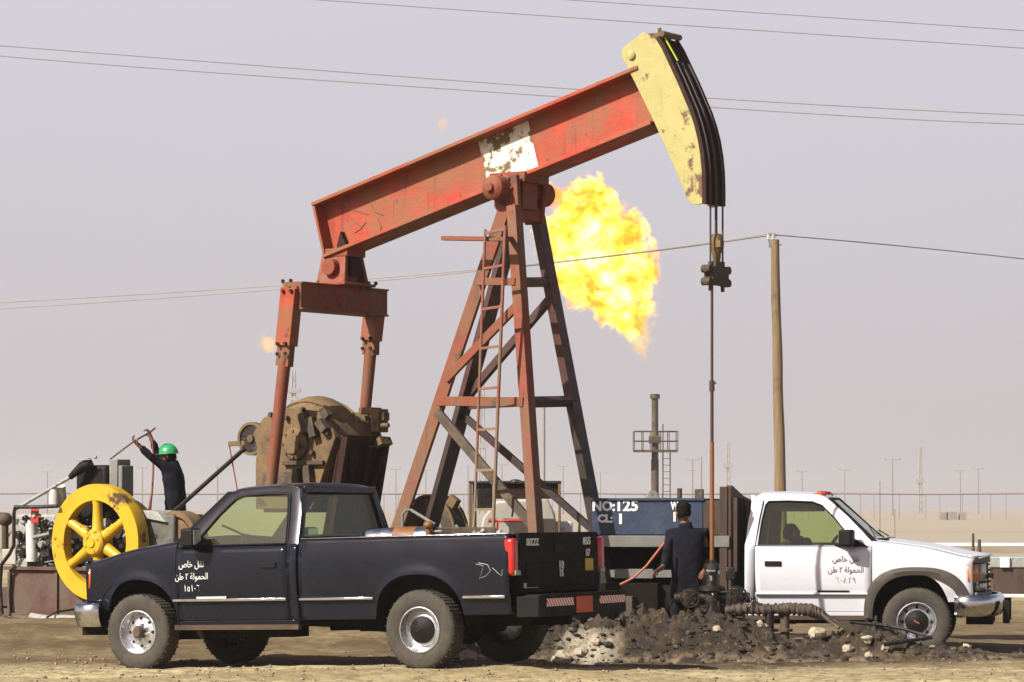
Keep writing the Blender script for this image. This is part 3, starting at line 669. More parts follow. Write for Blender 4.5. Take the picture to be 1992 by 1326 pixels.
arcp = [c0 + Vector((cos(t) * .36, 0, sin(t) * .36)) for t in [radians(k) for k in range(-10, 140, 10)]]; inn = [c0 + (p - c0) * .8 for p in reversed(arcp)]
m.prism(arcp + inn, (0, .24, 0)); m.lathe([(0, .0), (.26, 0), (.26, .2), (0, .2)], c0 + Vector((0, .02, 0)), (0, 1, 0), 28); m.build("belt_guard", M_dusty, en, bevel=.006)
m = MB(); p0 = E_(140, 926, .6); p1 = E_(42, 983, .6); m.tube([p0, p1, p1 + (p1 - p0) * .12], .024, 10); m.tube([E_(176, 893, .6), E_(150, 895, .6)], .008, 6); m.sphere(E_(186, 889, .6), .022); m.build("exhaust_pipe", M_pale, en)
m = MB(); m.tube([E_(178, 900, .5), E_(160, 908, .55), E_(143, 922, .6), E_(137, 928, .6)], [.07, .07, .045, .035], 12); m.build("intake_elbow", M_black, en)
m = MB(); m.tube([E_(112, 984, .9), E_(70, 986, .9), E_(29, 986, .9), E_(27, 1000, .9), E_(27, 1060, .9), E_(18, 1078, .9), E_(3, 1098, .9), E_(0, 1140, .9), E_(4, 1198, .9)], .024, 10)
m.build("guard_rail", M_oil, en)
m = MB(); p = E_(68, 1003, .8); m.box(p, (.13, .02, .19)); o = m.build("gauge_plate", M_redp, en, bevel=.01)
m = MB(); m.lathe([(0, .02), (.03, .02), (.035, .0), (.0, .0)], p + Vector((0, -.01, .01)), (0, -1, 0), 18); m.build("gauge_dial", M_pale, o)
m = MB(); m.cyl(E_(61, 1018, .7), E_(63, 1086, .7), .075, 18); m.cyl(E_(61, 1010, .7), E_(61, 1018, .7), .05, 14); m.cyl(E_(63, 1086, .7), E_(63, 1092, .7), .085, 18); m.build("oil_filter", M_lightgrey, en)
m = MB(); m.cyl(E_(106, 948, .55), E_(106, 985, .55), .065, 16); m.cyl(E_(118, 945, .5), E_(122, 985, .4), .06, 16); m.build("muffler", M_lightgrey, en)
ebox(3, 1068, 30, 1098, .5, .4, M_canvas, "battery_box"); ebox(30, 1000, 108, 1100, .1, .5, M_pale, "cylinder_head", .03)
random.seed(11)
for nm, mt, cnt in (("fittings", M_oil, 46), ("valve_gear", M_pale, 34), ("pipework", M_oilgrey, 30)):
    m = MB()
    for i in range(cnt):
        m = MB(); c0 = E_(random.uniform(32, 112), random.uniform(1008, 1104), random.uniform(.25, .72)); s = random.uniform(.03, .10)
        k = i % 4
        if k == 0: m.box(c0, (s * 1.6, s, s), Matrix.Rotation(random.uniform(-.6, .6), 3, 'Y'))
        elif k == 1: d = Vector((random.uniform(-1, 1), random.uniform(-.5, .5), random.uniform(-1, 1))).normalized() * s * 2.4; m.tube([c0, c0 + d], s * .3, 8)
        elif k == 2: m.lathe([(0, .05), (s * .6, .05), (s * .7, 0), (0, 0)], c0, (random.uniform(-.3, .3), -1, random.uniform(-.3, .3)), 14)
        else: d = Vector((random.uniform(-.12, .12), 0, random.uniform(-.12, .12))); m.tube([c0, c0 + Vector((d.x, -.04, 0)), c0 + Vector((d.x, -.06, d.z)), c0 + d * 2], .012, 7)
        m.build(('fitting', 'pipe', 'flange', 'fuel_line')[k], mt, en, bevel=.004)
for nm, mt, cnt in (("timing_gear", M_pale, 22), ("block_bolts", M_oil, 34)):
    m = MB()
    for i in range(cnt):
        m = MB(); c0 = E_(random.uniform(120, 262), random.uniform(1000, 1110), .56); s = random.uniform(.025, .08)
        if i % 2: m.lathe([(0, .05), (s * .8, .05), (s, .01), (0, 0)], c0, (0, -1, 0), 16)
        else: m.box(c0, (s * 2, .06, s), Matrix.Rotation(random.uniform(-.8, .8), 3, 'Y'))
        m.build('cover_plate' if i % 2 else 'bracket', mt, en, bevel=.004)
m = MB(); p = W(62, 1200, 38.6); q = W(155, 1206, 37.9)
m.tube([p, p.lerp(q, .3) + Vector((0, 0, -.02)), p.lerp(q, .7), q], .055, 12); o = m.build("ground_pipe", M_pale, None, label="silver pipe lying on the ground in front of the maroon engine base", cat="pipe")
m = MB(); m.tube([W(4, 1196, 38.4), W(40, 1205, 38.2), W(85, 1213, 37.9), W(92, 1200, 38.), W(110, 1190, 38.3), W(150, 1184, 38.5)], .014, 8); m.build("black_hose", M_oil, None, label="thin black hose curving over the silver ground pipe", cat="hose")
# far engine shapes beyond the left edge
m = MB(); p = W(10, 1010, 44); m.cyl(W(10, 1018, 44), W(10, 1090, 44), .05); m.sphere(p, (.11, .1, .1), 12, 8); m.tube([W(0, 1000, 44), W(18, 1002, 44)], .03, 8); m.build("valve_stand", M_dustdark, None, label="dark valve stand behind the engine at the left edge", cat="valve")
# ------------------------------------------------------------------ pickups
M_lampdull0 = mat('faded red emblem', (.40, .10, .07), .5)
def pickup(M, paint, lab, style, side):
    """side=+1: left side faces the camera, -1: right side. local x forward from the front axle, y left, z up"""
    t = empty("pickup_truck", M, lab, "pickup truck")
    WB = -3.36; RZ = .39
    def dist_arch(x, z, xc): return sqrt(((x - xc) / 1.0) ** 2 + ((z - .45) / .98) ** 2) - .5
    def hw(x, z):
        w = .965 - .42 * max(0, z - 1.0) ** 2 - .13 * max(0, .94 - z) ** 1.4
        if z < .705: w -= .012
        for xc in (0, WB):
            d = dist_arch(x, z, xc)
            if -.05 < d < .3: w += .022 * exp(-(max(0, d) / .07) ** 2)
        return w
    def bow(x, y, k=.17): return x - k * (abs(y) / .96) ** 2.4 * sst(-.2, .8, x)
    def arch_z(x, xc, lo, R=.5, top=.93):
        u = abs(x - xc) / R
        if u >= 1: return lo
        return max(lo, .42 + (top - .42) * (1 - u ** 2.5) ** (1 / 2.5))
    def cols(x0, x1, xc, R=.5, step=.09):
        s = set([x0, x1]); k = x0
        while k > x1: s.add(round(k, 4)); k -= step
        if xc is not None:
            for i in range(25): xx = xc + R * cos(pi * i / 24); 
            s = {q for q in s if abs(q - xc) > R + .02 or q in (x0, x1)}
            for i in range(25):
                xx = xc + R * cos(pi * i / 24)
                if x1 <= xx <= x0: s.add(xx)
            for e in (xc + R + .002, xc - R - .002):
                if x1 <= e <= x0: s.add(e)
        return sorted(s, reverse=True)
    def panel(m, x0, x1, lo, zt, sg, xc=None, rnd=.0, inner=.8, nose=False):
        rows = []
        for x in cols(x0, x1, xc):
            zb = arch_z(x, xc, lo(x) if callable(lo) else lo) if xc is not None else (lo(x) if callable(lo) else lo)
            z1 = zt(x); r = []
            zz = [zb + (z1 - rnd - zb) * k / 12 for k in range(13)]
            r.append((x, (hw(x, zb) - .05), zb + .004))
            for z in zz: r.append((x, hw(x, z), z))
            if rnd:
                w = hw(x, z1 - rnd)
                for k in range(1, 6): a_ = pi / 2 * k / 5; r.append((x, w - rnd * (1 - cos(a_)), z1 - rnd + rnd * sin(a_)))
                r.append((x, inner, z1 + .012 if nose else z1))
            rows.append([Vector((bow(q[0], q[1]) if nose else q[0], sg * q[1], q[2])) for q in r])
        m.grid(rows)
    ztf = lambda x: 1.335 - .105 * sst(-.9, .35, x) - .12 * sst(-.1, .85, x) ** 1.5
    hoodz = lambda x: ztf(x) + .012
    for sg in (1, -1):
        m = MB(); panel(m, .80, -.50, lambda x: .62 if x > .3 else .44, ztf, sg, 0., .06, .83, True)
        m.build("fender", paint, t, solid=.012)
        m = MB(); panel(m, -.507, -1.835, .505, lambda x: 1.245, sg, None, .0)
        m.build("door", paint, t, solid=.012)
        m = MB(); panel(m, -.51, -1.95, .435, lambda x: .498, sg); panel(m, -1.842, -1.955, .505, lambda x: 1.26, sg); m.build("rocker_panel", paint, t, solid=.012)
        m = MB(); m.bar((-.45, sg * .90, .435), (-1.95, sg * .90, .43), .06, .05); m.build("sill", M_rocker, t)
        # door handle
        m = MB(); m.box((-1.63, sg * .965, 1.05), (.19, .03, .055)); m.build("door_handle", M_black, t, bevel=.006)
        # body moulding
        m = MB(); m.bar((-.46, sg * (.962), .712), (-1.83, sg * .962, .708), .022, .028); m.build("side_moulding", M_chrome if style == 'dark' else paint, t, bevel=.005)
        m = MB(); m.bar((-.76, sg * .968, .735), (-1.12, sg * .968, .735), .016, .022); m.build("badge_strip", M_lightgrey if style == 'dark' else M_black, t)
        # dark wheel well
        for xc in ((0., WB)):
            m = MB(); rows = []
            for i in range(25):
                xx = xc + .5 * cos(pi * i / 24); zz = arch_z(xx, xc, .43)
                rows.append([Vector((xx, sg * (hw(xx, zz) - .012), zz)), Vector((xx, sg * .52, zz))])
            m.grid(rows); rows = [[r[1], Vector((r[1].x, r[1].y, .43))] for r in rows]; m.grid(rows)
            if xc == 0 or style == 'dark': m.build("wheel_well", M_under, t)
        # greenhouse side frame
        yg = lambda z: .925 - (z - 1.24) * .40
        outer = [(-.46, 1.245), (-.62, 1.42), (-.80, 1.60), (-1.00, 1.775), (-1.12, 1.825), (-1.5, 1.845), (-1.80, 1.835), (-1.875, 1.79), (-1.925, 1.55), (-1.955, 1.255)]
        inner_ = [(-.70, 1.262), (-.80, 1.40), (-.93, 1.56), (-1.09, 1.715), (-1.20, 1.755), (-1.48, 1.765), (-1.70, 1.76), (-1.735, 1.72), (-1.775, 1.52), (-1.81, 1.262)]
        m = MB(); vs = []
        for (x, z), (x2, z2) in zip(outer, inner_):
            vs.append([Vector((x, sg * yg(z), z)), Vector(((x + x2) / 2, sg * (yg((z + z2) / 2) + .012), (z + z2) / 2)), Vector((x2, sg * (yg(z2) + .0), z2)), Vector((x2, sg * (yg(z2) - .05), z2)), Vector((x, sg * (yg(z) - .06), z))])
        m.grid(vs)
        m.grid([[vs[0][k] for k in range(3)], [vs[-1][k] for k in range(3)]])
        m.build("window_frame", paint, t)
        m = MB(); m.grid([[Vector((x, sg * (yg(z) - .012), z)) for x, z in inner_[:5]] , [Vector((x, sg * (yg(z) - .012), z)) for x, z in reversed(inner_[5:])]]); gl = m.build("side_window", M_glass if style != 'dark' else M_glassd, t)
        m = MB(); pts = [Vector((x, sg * (yg(z) - .002), z)) for x, z in inner_]; m.tube(pts + [pts[0]], .009, 6); m.build("window_seal", M_black, gl)
        m = MB(); m.tube([Vector((-1.838, sg * .952, .52)), Vector((-1.838, sg * .963, .95)), Vector((-1.838, sg * .925, 1.25)), Vector((-1.80, sg * (yg(1.55) + .016), 1.55)), Vector((-1.76, sg * (yg(1.76) + .012), 1.77))], .0055, 5); m.build("door_seam", M_black, t); m = MB()
        m.tube([Vector((-.505, sg * .95, .46)), Vector((-.505, sg * .960, .95)), Vector((-.505, sg * .930, 1.22))], .005, 5); m.build("door_seam", M_black, t)
        # mirror
        m = MB(); c0 = Vector((-.80, sg * 1.08, 1.345)); m.box(c0 + Vector((.02, 0, 0)), (.15, .20, .19), Matrix.Rotation(sg * .15, 3, 'Z')); o = m.build("door_mirror", M_black, t, bevel=.025)
        m = MB(); m.box(c0 + Vector((-.058, 0, .005)), (.006, .16, .15), Matrix.Rotation(sg * .15, 3, 'Z')); m.build("mirror_glass", M_chrome, o)
        m = MB(); m.prism([(-.55, sg * .93, 1.25), (-.90, sg * .93, 1.25), (-.78, sg * .90, 1.38)], (0, sg * .03, 0)); m.tube([(-.70, sg * .93, 1.29), (-.74, sg * 1.04, 1.31)], .02, 8); m.tube([(-.92, sg * .93, 1.26), (-.84, sg * 1.04, 1.30)], .014, 8); m.build("mirror_bracket", M_black, o)
    # hood
    m = MB(); rows = []
    for i in range(15):
        x = .83 - i * (1.44 / 14); row = []
        for k in range(-8, 9):
            y = .822 * k / 8; row.append(Vector((bow(x, y), y, hoodz(x) + .035 * (1 - (y / .83) ** 2))))
        rows.append(row)
    m.grid(rows); hd = m.build("hood", paint, t, solid=.015)
    # nose: header, grille, lamps
    def nose(y, z, off=0.): return Vector((bow(.815 + off, y) - (z - .9) * .05, y, z))
    m = MB(); m.grid([[nose(.93 * k / 10, z, -.0) for k in range(-10, 11)] for z in (1.14, 1.10, 1.06)]); m.grid([[nose(.93 * k / 10, z) for k in range(-10, 11)] for z in (.73, .69, .64)]); m.build("nose_panel", paint if style == 'dark' else M_grey, t, solid=.03)
    m = MB(); m.grid([[nose(.50 * k / 6, z, -.03) for k in range(-6, 7)] for z in (1.06, .73)])
    for k in range(5): z = .77 + .065 * k; m.tube([nose(.5 * q / 4, z, -.01) for q in range(-4, 5)], .008, 6)
    m.tube([nose(.5 * q / 4, .9, .0) for q in range(-4, 5)], .022, 8)
    gr_ = m.build("grille", M_black, t)
    m = MB(); m.box(nose(0, .9, .02), (.02, .26, .07)); m.build("grille_emblem", M_redp, gr_, bevel=.004)
    for sg in (1, -1):
        m = MB(); m.grid([[nose(sg * (.52 + .27 * k / 4), z, .0) for k in range(5)] for z in (1.05, .85)]); m.build("headlight", M_clear, t, solid=.04)
        m = MB(); m.grid([[nose(sg * (.52 + .36 * k / 4), z, .0) for k in range(5)] for z in (.83, .745)]); m.build("park_lamp", M_clear, t, solid=.04)
        m = MB(); pts = [(.81, .865), (.90, .81), (.945, .73), (.967, .66)]
        m.grid([[Vector((nose(sg * .82, z).x + dx, sg * y, z)) for dx, y in ((.0, .81), (-.02, .88), (-.07, .945), (-.12, .974))] for z in (1.05, .95, .85)]); m.build("corner_lamp", M_amber, t, solid=.03)
    # front bumper
    m = MB(); rows = []
    prof = [(0, .70), (.035, .695), (.06, .66), (.065, .60), (.05, .52), (.03, .46), (0, .45)]
    path = [(.45, .975), (.62, .985), (.74, .95), (.83, .80), (.90, .5), (.93, 0), (.90, -.5), (.83, -.80), (.74, -.95), (.62, -.985), (.45, -.975)]
    for i, (x, y) in enumerate(path):
        a_ = Vector(path[max(0, i - 1)]); b_ = Vector(path[min(len(path) - 1, i + 1)]); d = (b_ - a_).normalized(); nx, ny = -d.y, d.x
        if nx * x + ny * y < 0: nx, ny = -nx, -ny
        rows.append([Vector((x + nx * o_ - .02, y + ny * o_, z)) for o_, z in prof])
    m.grid(rows); bu = m.build("front_bumper", M_chrome, t, smooth=60, solid=.01)
    if style == 'white':
        m = MB(); m.box((1.0, -.55, .50), (.08, .12, .26)); m.box((1.0, .55, .50), (.08, .12, .26)); m.build("bumper_guard", M_black, bu, bevel=.01)
    m = MB(); m.box((.7, 0, .42), (.3, 1.5, .12)); m.box((-.2, 0, .55), (1.1, 1.0, .5)); m.box((-2.0, .42, .5), (4.6, .09, .16)); m.box((-2.0, -.42, .5), (4.6, .09, .16)); m.box((-2.6, 0, .47), (.7, .5, .22)); m.cyl((-3.36, -.7, .38), (-3.36, .7, .38), .06); m.sphere((-3.36, 0, .38), .17); m.cyl((0, -.7, .38), (0, .7, .38), .05); m.box((-1.2, .5, .38), (1.0, .3, .12)); m.cyl((-1.4, -.55, .38), (-4.2, -.6, .42), .035)
    m.build("chassis", M_under, t)
    # roof, glass
    m = MB(); rows = []
    for x, z in [(-1.0, 1.78), (-1.06, 1.808), (-1.12, 1.828), (-1.3, 1.84), (-1.5, 1.847), (-1.7, 1.845), (-1.80, 1.838), (-1.86, 1.81), (-1.885, 1.76)]:
        ye = .925 - (min(z, 1.84) - 1.24) * .40 + .004
        rows.append([Vector((x, ye * q, z + .035 * (1 - q ** 4) * (1 if -1.84 < x < -1.03 else .4))) for q in [-1, -.97, -.9, -.75, -.5, -.25, 0, .25, .5, .75, .9, .97, 1]])
    m.grid(rows); rf = m.build("roof", paint, t, solid=.02)
    m = MB(); rows = []
    for k in range(7):
        q = k / 6; x = -.47 + (-1.0 + .47) * q; z = 1.30 + (1.79 - 1.30) * q; ye = .86 - .17 * q
        rows.append([Vector((x + .06 * (1 - (u / 6) ** 2) * (1 - .4 * q), ye * u / 6, z)) for u in range(-6, 7)])
    m.grid(rows); ws = m.build("windscreen", M_glass, t)
    m = MB()
    m.tube([r[0] for r in rows], .025, 6); m.tube([r[-1] for r in rows], .025, 6); m.tube(rows[-1], .018, 6); m.tube(rows[0], .022, 6); m.build("windscreen_seal", M_black, ws)
    m = MB(); m.bar((-.40, -.5, 1.355), (-.60, .25, 1.47), .02, .012); m.bar((-.38, .2, 1.36), (-.52, .75, 1.42), .02, .012); m.box((-.40, 0, 1.325), (.12, 1.5, .03)); m.build("wiper", M_black, ws)
    m = MB(); m.box((-1.935, 0, 1.10), (.03, 1.82, .40)); m.box((-1.915, 0, 1.29), (.04, 1.80, .06)); m.box((-1.885, 0, 1.80), (.05, 1.36, .07))
    for sg in (1, -1): m.bar((-1.925, sg * .84, 1.27), (-1.875, sg * .655, 1.80), .10, .04)
    m.box((-1.94, 0, .70), (.03, 1.78, .42)); m.build("cab_back", paint, t, bevel=.01)
    m = MB(); m.grid([[Vector((-1.915 + .045 * q, y * (.80 - .15 * q), 1.31 + .46 * q)) for y in (-1, -.5, 0, .5, 1)] for q in (0, .5, 1)]); rw = m.build("rear_window", M_glassd if style == 'dark' else M_glass, t)
    m = MB(); m.tube([(-1.922, -.8, 1.31), (-1.922, .8, 1.31), (-1.877, .65, 1.77), (-1.877, -.65, 1.77), (-1.922, -.8, 1.31)], .018, 6); m.build("window_seal", M_black, rw)
    # interior
    m = MB(); m.box((-1.2, 0, .47), (1.5, 1.7, .04)); m.box((-.55, 0, .85), (.06, 1.7, .74)); m.box((-.66, 0, 1.19), (.28, 1.7, .16))
    for sg in (1, -1): m.box((-1.2, sg * .87, .86), (1.4, .03, .70))
    m.box((-1.46, 0, 1.765), (.76, 1.34, .03)); m.build("cab_interior", M_black, t, bevel=.01)
    if style == 'white':
        for sg in (1, -1): m = MB(); m.bar((-1.16, sg * .66, 1.70), (-1.80, sg * .66, 1.70), .02, .11); m.bar((-1.74, sg * .66, 1.68), (-1.77, sg * .80, 1.27), .03, .14); m.build("pillar_trim", M_black, t, bevel=.006)
    m = MB(); m.box((-1.45, 0, .72), (.52, 1.5, .2)); m.box((-1.74, 0, 1.05), (.16, 1.5, .60), Matrix.Rotation(-.14, 3, 'Y')); m.build("bench_seat", M_seat, t, bevel=.05)
    m = MB(); c0 = Vector((-1.08, .38, 1.22)); ax = Vector((-.8, 0, .55)).normalized(); m.lathe([(.17 + .013 * cos(a_), .013 * sin(a_)) for a_ in [k * pi / 4 for k in range(9)]], c0, ax, 28)
    m.tube([c0, c0 - ax * .4], .025, 8); a_ = ax.cross(Vector((0, 1, 0))).normalized()
    for d in (Vector((0, 1, 0)), Vector((0, -1, 0)), a_): m.bar(c0, c0 + d * .17, .02, .02)
    m.build("steering_wheel", M_black, t)
    # wheels
    def wheel(x, y, sg, kind, z=RZ, R=.388, Wd=.235):
        e = empty("wheel", Matrix.Identity(4)); bpy.data.objects.remove(e)
        m = MB(); h = Wd / 2; c0 = (x, y, z); ax = (0, sg, 0)
        m.lathe([(.215, -h * .8), (.25, -h * .95), (.33, -h), (.37, -h * .88), (R, -h * .72), (R, h * .72), (.378, h * .83), (.362, h * .93), (.34, h * 1.0), (.30, h * 1.03), (.26, h * .98), (.225, h * .86), (.212, h * .78)], c0, ax, 56)
        for k in range(56):
            a_ = 2 * pi * k / 56; p = Vector((x + R * cos(a_), y, z + R * sin(a_))); rot = Matrix.Rotation(-a_, 3, 'Y')
            for off in (-.075, -.02, .035, .085): m.box(p + Vector((0, sg * off, 0)), (.014, .036, .022), rot)
        ty = m.build("tyre", M_tyre, None); ty.parent = t; ty.name = "wheel"
        ty.location = (0, 0, 0)
        return ty, c0, ax, h
    def full_wheel(x, y, sg, kind, z=RZ):
        # wheel = parent part (tyre) with rim etc. as its pieces
        m = MB(); h = .1175; R = .388; c0 = Vector((x, y, z)); ax = Vector((0, sg, 0))
        m.lathe([(.212, -h * .8), (.25, -h * .95), (.33, -h), (.37, -h * .88), (R, -h * .72), (R, h * .72), (.380, h * .85), (.364, h * .95), (.34, h * 1.02), (.30, h * 1.04), (.26, h * .99), (.225, h * .86), (.208, h * .78)], c0, ax, 64)
        for k in range(60):
            a_ = 2 * pi * k / 60; p = Vector((x + R * cos(a_), y, z + R * sin(a_))); rot = Matrix.Rotation(-a_ + (.25 if k % 2 else -.25) * 0, 3, 'Y')
            for off in (-.075, -.025, .025, .075): m.box(p + Vector((0, sg * (off + (.01 if k % 2 else -.01)), 0)), (.014, .034, .010), rot)
        w = m.build("wheel", M_tyre, t, smooth=35)
        m = MB(); m.lathe([(.224, h * .80), (.226, h * .93), (.216, h * .95), (.205, h * .70), (.185, h * .45), (.178, h * .2), (.165, h * .12), (.15, h * .30), (.10, h * .42), (.0, h * .42)], c0, ax, 48)
        if kind == 'lug':
            for k in range(8): a_ = k * pi / 4 + .2; q = c0 + ax * h * .42 + Vector((.085 * cos(a_), 0, .085 * sin(a_))); m.cyl(q, q + ax * .035, .013, 6)
            m.build("rim", M_rim, w, smooth=35)
            m = MB(); m.lathe([(.065, h * .4), (.062, h * .95), (.045, h * 1.15), (.0, h * 1.15)], c0, ax, 20); m.build("hub", M_dustdark, w)
            for k in range(8): m = MB(); a_ = k * pi / 4; q = c0 + Vector((.14 * cos(a_), 0, .14 * sin(a_))) + ax * h * .36; m.lathe([(0, .0), (.017, .0), (.017, -.01), (0, -.01)], q, ax, 10); m.build("rim_hole", M_black, w)
        else:
            m.build("rim", M_rim, w, smooth=35)
            m = MB(); m.lathe([(.135, h * .30), (.132, h * .55), (.09, h * .72), (.04, h * .95), (.0, h * .98)], c0, ax, 32); hc = m.build("hub_cap", M_black, w)
            m = MB(); m.box(c0 + ax * h * .98, (.07, .012, .014), Matrix.Rotation(.5, 3, 'Y')); m.build("emblem", M_maroon if style == "dark" else M_lampdull0, hc)
            if kind == 'holes':
                for k in range(8): m = MB(); a_ = k * pi / 4; q = c0 + Vector((.165 * cos(a_), 0, .165 * sin(a_))) + ax * h * .22; m.lathe([(0, .012), (.016, .012), (.016, 0), (0, 0)], q, ax, 10); m.build("rim_hole", M_black, w)
        return w
    fk, rk = ('lug', 'cap') if style == 'dark' else ('holes', 'cap')
    full_wheel(0, .84, 1, fk); full_wheel(0, -.84, -1, fk)
    full_wheel(WB, .84, 1, rk); full_wheel(WB, -.84, -1, rk)
    if style != 'dark':
        full_wheel(WB, .56, 1, rk); full_wheel(WB, -.56, -1, rk)
    # side lettering in Arabic
    lm = M_whitelet if style == 'dark' else M_darklet
    sy = side; ylet = side * .9685
    xd = (-1, 0, 0) if side > 0 else (1, 0, 0)
    lx = -.70 if side > 0 else -.80
    fen = [o for o in t.children] if False else None
    for body, z, sz, dx in (("\uFEB9\uFE8E\uFEA7 \uFEDE\uFED8\uFEE7", 1.075, .13, 0), ("\uFEE6\uFEC3 \u0662 \uFE94\uFEDF\uFEEE\uFEE4\uFEA4\uFEDF\uFE8D", .95, .125, 0), ("\u0661\u0665\u0661\u0660\u0666" if style == 'dark' else "\u0666\u0660\u0668\u0662\u0669", .83, .125, 0)):
        text_obj(body, sz * .74, lm, t, basis((lx + dx, side * (hw(lx, z) + .004), z + (0 if side > 0 else .03)), xd, (0, -side * .06 if z > 1 else 0, 1)), "door_lettering", squeeze=.82 if z > .9 else .8, space=1.0 if z > .9 else 1.35)
    return t, hw, panel, arch_z, nose

# dark truck
al = radians(29); f2 = Vector((-cos(al), sin(al), 0))
DM = frame(Vector((-3.3687, 32.4396, -.01)), f2, -math.atan(.09 / 3.34))
dt, hw, panel, arch_z, nose = pickup(DM, M_navy, "dusty dark navy long-bed pickup truck parked in the foreground with its tailgate to the right", 'dark', 1)
ztb = lambda x: 1.30
for sg in (1, -1):
    m = MB(); panel(m, -1.985, -4.37, lambda x: .50 if x > -3.3 else .53, ztb, sg, -3.36, .045, .82)
    m.build("bed_side", M_navy, dt, solid=.012)
    m = MB(); m.bar((-1.99, sg * .885, 1.306), (-4.36, sg * .885, 1.306), .075, .012); m.build("rail_glint", M_chrome, dt, bevel=.005)  # bright bar added for the sky glint along the rounded bed rail
    m = MB(); m.box((-3.17, sg * .80, 1.04), (2.36, .02, .50)); m.build("bed_liner", M_under, dt)
    m = MB(); m.bar((-1.99, sg * .962, .706), (-2.85, sg * .962, .704), .022, .026); m.bar((-3.86, sg * .962, .702), (-4.33, sg * .962, .70), .022, .028); m.build("side_moulding", M_chrome, dt, bevel=.005)
    m = MB(); m.box((-4.375, sg * .90, 1.08), (.11, .115, .36)); tl = m.build("tail_lamp", M_lampred, dt, bevel=.03)
    m = MB(); m.box((-4.39, sg * .885, .925), (.10, .10, .05)); m.build("reverse_lamp", M_clear, tl, bevel=.008)
m = MB(); m.box((-3.17, 0, .77), (2.38, 1.6, .04)); m.box((-1.995, 0, 1.03), (.03, 1.62, .52)); m.build("bed_floor", M_under, dt)
m = MB(); m.box((-4.385, 0, 1.015), (.06, 1.62, .56)); m.box((-4.42, 0, .90), (.02, 1.4, .24)); m.box((-4.39, 0, 1.30), (.07, 1.62, .02)); tg = m.build("tailgate", M_tail, dt, bevel=.01)
m = MB(); m.box((-4.418, 0, 1.16), (.02, .22, .10)); m.build("tailgate_handle", M_black, tg, bevel=.01)
TX, TY = (0, -1, 0), (0, 0, 1)
def tgt(s, y, z, size, mt=M_whitelet, sq=1., b_=.004): text_obj(s, size, mt, tg, basis((-4.434 if z < 1.02 else -4.4185, y, z), TX, TY), "tailgate_lettering", squeeze=sq, bold=b_)
tgt("SI/ZZZ", .55, 1.215, .09, sq=.95); tgt("855", -.58, 1.215, .10, sq=1.1); tgt("57", -.60, 1.10, .09); tgt("10", .0, .985, .11, sq=1.0); tgt("15", .0, .905, .09)
m = MB(); m.box((-4.435, -.59, .985), (.004, .17, .12)); m.build("yellow_sticker", M_yel, tg)
m = MB(); m.box((-4.422, .60, .80), (.004, .30, .05)); m.build("white_sticker", M_lightgrey, tg)
m = MB(); m.box((-4.55, 0, .60), (.24, 1.84, .20)); m.box((-4.60, 0, .705), (.17, 1.80, .02)); m.box((-4.67, 0, .60), (.01, 1.3, .14)); rb = m.build("rear_bumper", M_black, dt, bevel=.02)
m = MB(); m.box((-4.68, -.0, .60), (.012, .34, .16)); m.build("registration_plate", M_orange, rb, bevel=.004)
M_stripe = bpy.data.materials.new("red and white stripes"); M_stripe.use_nodes = True; nt = M_stripe.node_tree; N = nt.nodes; L = nt.links
tc = N.new('ShaderNodeTexCoord'); wv = N.new('ShaderNodeTexWave'); wv.wave_type = 'BANDS'; wv.bands_direction = 'Y'; mp = N.new('ShaderNodeMapping'); mp.inputs['Rotation'].default_value = (radians(38), 0, 0)
L.new(tc.outputs['Object'], mp.inputs[0]); L.new(mp.outputs[0], wv.inputs['Vector']); wv.inputs['Scale'].default_value = 7.5; rp = N.new('ShaderNodeValToRGB'); rp.color_ramp.interpolation = 'CONSTANT'
rp.color_ramp.elements[0].color = (.5, .06, .03, 1); rp.color_ramp.elements[1].color = (.65, .6, .55, 1); rp.color_ramp.elements[1].position = .5; L.new(wv.outputs[0], rp.inputs[0]); L.new(rp.outputs[0], N['Principled BSDF'].inputs['Base Color'])
for y in (.50, -.60):
    m = MB(); m.box((-4.68, y, .635), (.012, .54, .075)); m.build("reflector_strip", M_stripe, rb)
m = MB()
def bp_(x, z): return Vector((x, hw(x, z) + .003, z))
m.tube([bp_(*p) for p in [(-4.02, 1.02), (-4.10, 1.0), (-4.08, .93), (-4.05, .88), (-4.12, .90), (-4.18, .95), (-4.15, 1.01), (-4.05, 1.03)]], .0022, 4); m.tube([bp_(*p) for p in [(-4.2, .98), (-4.27, .92), (-4.30, .90), (-4.31, .96)]], .0022, 4); m.build("chalk_scribble", M_lightgrey, dt)
# load in the bed (things of their own)
DI = DM
def dl(x, y, z): return DM @ Vector((x, y, z))
m = MB(); a_ = dl(-2.35, .2, 1.27); b_ = dl(-3.0, .1, 1.27); ax = (b_ - a_).normalized(); Lc = (b_ - a_).length
m.lathe([(0, -.09), (.07, -.075), (.11, -.04), (.13, .0), (.13, Lc), (0, Lc)], a_, ax, 28)
o = m.build("gas_cylinder", M_chrome, None, label="silver round-ended cylinder lying in the bed of the dark truck", cat="cylinder")
m = MB(); m.lathe([(.132, Lc * .45), (.134, Lc * .46), (.134, Lc * .8), (.132, Lc * .81)], a_, ax, 28); w_ = m.build("brown_band", M_rodrust, None); w_.location = w_.location - o.location; w_.parent = o
m = MB(); random.seed(3)
for i in range(24):
    c0 = dl(random.uniform(-3.1, -3.85), random.uniform(-.3, .35), random.uniform(1.22, 1.35)); s = random.uniform(.02, .055)
    if i % 3 == 0: m.box(c0, (s * 2, s, s), Matrix.Rotation(random.uniform(-1, 1), 3, 'Z'))
    elif i % 3 == 1: m.cyl(c0, c0 + Vector((random.uniform(-.12, .12), 0, random.uniform(-.05, .08))), s * .45, 8)
    else: m.sphere(c0, s * .7, 8, 6)
